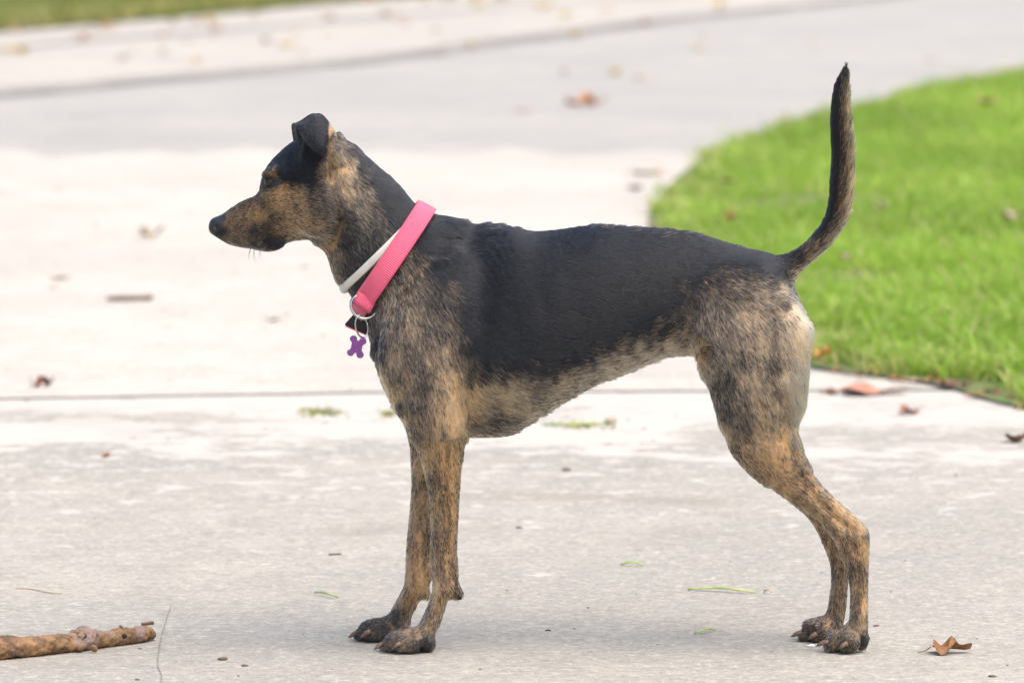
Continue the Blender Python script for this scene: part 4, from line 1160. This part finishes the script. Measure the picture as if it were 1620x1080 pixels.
leaf(75, 610, 26, 'brown', 'curled brown-red leaf at the left, the right half of a pair above the joint', 7, .7, 0, 1.0)
leaf(167, 723, 20, 'rust', 'tiny orange-brown leaf at the left, just below the joint', 8, .4, 0, .6)
leaf(237, 379, 44, 'tan', 'curled pale grey-brown leaf on the pale slab left of the dog\'s nose', 9, .5, 3, 1.2, .1, .5)
leaf(912, 166, 40, 'salmon', 'faded pinkish leaf on the road beside the bright orange one', 10, .25, 5, .8)
leaf(938, 166, 46, 'orange', 'bright orange curled leaf in the middle of the road', 11, .28, 3, .8, .3, 1.0)
leaf(829, 177, 24, 'salmon', 'small faint orange leaf on the road left of the bright orange one', 12, .1, 3, .4)
leaf(1003, 300, 32, 'brown', 'dark blurred leaf on the pale slab at the tip of the lawn', 13, .2, 3, .6)
leaf(1022, 276, 60, 'tan', 'flat brownish leaf litter at the tip of the lawn, the farther one', 14, .06, 3, .5, .2, .6)
leaf(1150, 377, 36, 'red', 'red-brown leaf in the grass just above the dog\'s back', 15, .3, 5, .8, z=.05)
leaf(1562, 189, 44, 'salmon', 'pinkish leaf lying far back in the lawn near its top right', 16, .3, 5, .6, z=.055)
leaf(1150, 320, 22, 'brown', 'dark little leaf in the lawn left of the tail', 17, .3, 0, .6, z=.055)
leaf(1300, 585, 40, 'orange', 'orange leaf on the lawn edge directly behind the dog\'s rump', 18, .3, 5, .8, z=.03)
leaf(1338, 443, 34, 'tan', 'pale tan leaf in the grass right of the tail base', 19, .3, 3, .8, z=.05)
leaf(1600, 378, 40, 'tan', 'pale brown leaf in the grass at the right edge of the picture', 20, .3, 3, .8, z=.05)
leaf(1392, 357, 34, 'tan', 'pale withered leaf in the lawn right of the middle of the tail', 21, .2, 3, .8, z=.05)
leaf(95, 441, 34, 'tan', 'faint tan leaf on the pale slab above the thin twig at the left', 22, .1, 3, .5)
leaf(432, 507, 26, 'tan', 'small faint tan leaf on the pale slab below the dog\'s muzzle', 23, .1, 0, .4)
leaf(455, 326 - 10, 8, 'tan', 'tiny tan leaf speck on the pale slab behind the muzzle', 24, .1, 0, .4)
rl = random.Random(31)
for i in range(74):                                              # litter at the far side of the road
    u = rl.uniform(-30, 900) if i < 62 else rl.uniform(600, 1500)
    f_ = rl.random() ** 1.6
    v = (50 - u * .09) + f_ * 92 if i < 62 else rl.uniform(10, 130)
    if v < 1: v = rl.uniform(2, 12)
    v_k = 147 - .109 * u
    zz = .024 if v < v_k else -.004
    cm = rl.choice(['yellow', 'yellow', 'yellow', 'tan', 'tan', 'orange', 'salmon']); wh = 'far pavement' if v < v_k else 'road below the far kerb'
    leaf(u, v, rl.uniform(12, 30), cm, 'small blurred %s leaf on the %s' % (cm if cm != 'salmon' else 'pinkish', wh), 100 + i, rl.uniform(.1, .5), rl.choice([0, 3, 5]), .7,
         group='%s leaves on the %s' % (cm, wh), z=zz)
for i in range(40):                                              # leaves along the verge edge
    u = rl.uniform(-20, 560); v = 50 - u * .088 + rl.uniform(-9, 3)
    cm = rl.choice(['yellow', 'orange', 'rust'])
    leaf(u, max(v, 1), rl.uniform(14, 30), cm, '%s leaf caught in the grass edge of the far verge' % cm, 200 + i, .4, rl.choice([0, 3, 5]), .9,
         group='%s leaves along the far verge' % cm, z=rl.uniform(.03, .06))
for i in range(34):                                              # dead leaves along the near edge of the lawn
    s = i / 33; u = 1290 + s * 340; v = 585 + s * s * 40 + s * 22 + rl.uniform(-12, 9)
    cm = rl.choice(['brown', 'red', 'rust', 'tan'])
    leaf(u, v, rl.uniform(14, 30), cm, 'small dead %s leaf lying along the near edge of the lawn' % cm, 300 + i, .15, rl.choice([0, 3, 5]), .7,
         group='%s leaves along the near lawn edge' % cm, z=rl.uniform(.0, .012))

# ------------------------------------------------------------------ twigs, cut grass, crumbs
M_TWIG = simple_mat('twig_bark', (.10, .06, .035), (.20, .13, .08), 90, .85, bump=.5)
M_PALE = simple_mat('peeled_wood', (.36, .29, .20), (.5, .42, .30), 90, .8)
def twig(pts, r, label, mat, cat='twig', name='twig', group=None, seed=0):
    P = np.array([[*on_ground(u, v), 0] for (u, v) in pts]); c = P.mean(0); rr = random.Random(seed)
    Q_ = catmull(P - c, 14); Q_[:, 2] = r * .9; Q_ += np.array([[rr.uniform(-.2, .2) * r, rr.uniform(-.4, .4) * r, rr.uniform(0, .2) * r] for _ in range(14)])
    R_ = r * np.array([.5] + [rr.uniform(.8, 1.1) for _ in range(12)] + [.4])
    a_, b_ = frames_tube(Q_, R_, 8)
    o = link(name, mesh_np(name, a_, b_), None, mat); o.location = c; tag(o, label, cat, group); return o
twig([(168, 476), (205, 475), (243, 474)], .0055, 'thin dark broken twig lying on the pale slab at the left', M_TWIG, seed=1)
twig([(25, 931), (48, 932), (80, 938), (100, 939)], .0009, 'hair-thin twig on the worn concrete above the branch', M_PALE, seed=2)
twig([(224, 989), (243, 987)], .0022, 'short dark twig just behind the tip of the branch', M_TWIG, seed=3)
twig([(520, 878), (540, 877)], .0014, 'tiny twig on the concrete left of the forelegs', M_TWIG, seed=4)
twig([(958, 671), (966, 670), (972, 669)], .006, 'orange-brown end of the straw under the belly', M_PALE, seed=5)
t = NT('cut_grass'); t.col(t.mix(t.ramp(t.noise(40, 3, .5, t.obj()), .35, .65), (.24, .34, .09), (.40, .46, .16))); t.b.inputs['Roughness'].default_value = .5
M_CUT = t.m
def grass_clip(pts, wpx, label, mat=None):
    P = np.array([[*on_ground(u, v), 0] for (u, v) in pts]); c = P.mean(0); Q_ = catmull(P - c, 10); n = len(Q_)
    w = wpx * .75 / 1180.0 * np.sin(np.linspace(.35, math.pi - .1, n)) ; h = .0012 + .004 * np.sin(np.linspace(0, math.pi, n))
    Vv = []
    for i in range(n): Vv += [(Q_[i][0], Q_[i][1] - w[i] * 2.2, h[i]), (Q_[i][0], Q_[i][1], h[i] + .0026), (Q_[i][0], Q_[i][1] + w[i] * 2.2, h[i] + .001)]
    Ff = []
    for i in range(n - 1):
        for k in range(2): Ff.append((i * 3 + k, i * 3 + 3 + k, i * 3 + 4 + k, i * 3 + 1 + k))
    o = link('grass_clipping', mesh_np('grass_clipping', Vv, np.array(Ff)), None, mat or M_CUT); o.location = c
    md = o.modifiers.new('thick', 'SOLIDIFY'); md.thickness = .0005
    tag(o, label, 'grass blade')
grass_clip([(982, 895), (1000, 895), (1018, 896)], 2.6, 'short green grass clipping on the concrete under the belly')
grass_clip([(1088, 934), (1130, 935), (1165, 938), (1195, 939)], 2.8, 'long yellow-green grass clipping between fore and hind legs')
grass_clip([(497, 939), (515, 944), (535, 947)], 2.4, 'green grass clipping on the concrete left of the forepaws')
grass_clip([(858, 673), (900, 674), (960, 671)], 5.0, 'blurred green and straw grass stem on the concrete behind the belly')
grass_clip([(1098, 1004), (1120, 1001), (1132, 999)], 2.0, 'dry olive grass bit on the concrete left of the hind paws')
grass_clip([(1208, 938), (1222, 939)], 2.0, 'pale straw bit right of the long grass clipping', M_PALE)

def tuft(u0, u1, v, n, label, seed):
    rr = np.random.default_rng(seed); uu = rr.uniform(u0, u1, n); vv = v + rr.normal(0, 3.2, n); uu = (u0 + u1) / 2 + (uu - (u0 + u1) / 2) * rr.uniform(.2, 1.15, n)
    P = np.array([on_ground(a, b) for a, b in zip(uu, vv)])
    me = blades('moss_tuft', P, rr.uniform(.003, .009, n), rr.uniform(.003, .006, n), rr.uniform(.2, .8, n), seed, 0.0)
    tag(link('moss_tuft', me, None, M_GRASS2), label, 'moss', kind='stuff')
tuft(468, 545, 653, 150, 'low green moss growing on the concrete left of the forelegs', 41)
tuft(596, 632, 656, 70, 'small green moss patch on the concrete touching the forelegs', 42)
tuft(860, 970, 674, 110, 'low green moss and grass on the concrete behind the belly', 43)

M_CRUMB = simple_mat('crumb', (.09, .065, .045), (.20, .14, .09), 200, .9)
crumbs = [(821, 835, 14), (802, 934, 7), (1006, 940, 5), (788, 941, 4), (909, 994, 6), (1041, 1019, 6), (1151, 935, 5), (1249, 951, 4), (352, 1043, 24), (388, 1053, 16), (378, 1069, 8), (218, 1075, 12), (222, 1026, 9), (470, 893, 5),
          (115, 880, 4), (293, 866, 4), (1594, 1052, 7), (1571, 1070, 18), (1386, 990, 14), (897, 744, 22), (867, 997, 14), (930, 961, 8), (1022, 730, 6), (1450, 757, 6), (1512, 752, 8), (1487, 867, 5), (1432, 886, 6), (266, 695, 8),
          (368, 655, 8), (407, 697, 6), (640, 704, 8), (555, 604 + 12, 8), (1220, 1030, 5), (600, 870, 3), (1050, 866, 4), (1155, 888, 5), (700, 1045, 4), (760, 1058, 7), (480, 1003, 5), (525, 1058, 5), (150, 820, 5), (92, 742, 5), (1300, 905, 5),
          (1545, 1010, 6), (1410, 935, 5), (1545, 860, 5)]
base = None
for i, (u, v, w) in enumerate(crumbs):
    x, y = on_ground(u, v); rr = random.Random(i)
    if base is None or i < 5:
        vv, ff = [], []
        s0 = len(vv); sg = 8
        for a_ in range(5):
            th = math.pi * a_ / 4
            for b_ in range(sg):
                q = 2 * math.pi * b_ / sg; k = rr.uniform(.7, 1.25)
                vv.append((math.sin(th) * math.cos(q) * k, math.sin(th) * math.sin(q) * k * .8, max(-.5, math.cos(th) * k * .55)))
        for a_ in range(4):
            for b_ in range(sg): ff.append((a_ * sg + b_, (a_ + 1) * sg + b_, (a_ + 1) * sg + (b_ + 1) % sg, a_ * sg + (b_ + 1) % sg))
        base = mesh_np('crumb', vv, np.array(ff), False); base.materials.append(M_CRUMB)
    o = bpy.data.objects.new('bark_crumb', base); COL.objects.link(o)
    s = w * y / FPX / 2 * .8; o.scale = (s, s, s * .45); o.location = (x, y, s * .2); o.rotation_euler = (0, 0, rr.uniform(0, 6))
    tag(o, 'tiny dark crumb of bark or soil on the worn concrete', 'debris', 'bark crumbs on the concrete')
M_BIT = simple_mat('leaf_bit', (.26, .20, .14), (.40, .31, .22), 120, .9)
bit = base.copy(); bit.materials.clear(); bit.materials.append(M_BIT)
rb = random.Random(77)
for i in range(64):
    u, v = (rb.uniform(0, 560), rb.uniform(290, 700)) if i < 46 else (rb.uniform(860, 1120), rb.uniform(585, 720))
    x, y = on_ground(u, v); s = rb.uniform(3, 10) * y / FPX / 2
    o = bpy.data.objects.new('leaf_crumb', bit); COL.objects.link(o)
    o.scale = (s * rb.uniform(1, 2), s, s * .35); o.location = (x, y, s * .15); o.rotation_euler = (0, 0, rb.uniform(0, 6))
    tag(o, 'tiny pale tan leaf crumb on the pale concrete', 'debris', 'pale leaf crumbs on the concrete')
x, y = on_ground(1283, 1022)
o = link('paper_scrap', mesh_np('paper_scrap', [(-.005, -.003, .001), (.004, -.005, .001), (.006, .003, .0015), (.001, .006, .003), (-.006, .004, .001), (0, 0, .0025)], [[0, 1, 5], [1, 2, 5], [2, 3, 5], [3, 4, 5], [4, 0, 5]], False), None,
         simple_mat('scrap_white', (.75, .77, .8), (.82, .83, .85), 100, .6)); o.location = (x, y, 0)
tag(o, 'tiny white scrap on the concrete in front of the hind paws', 'scrap')
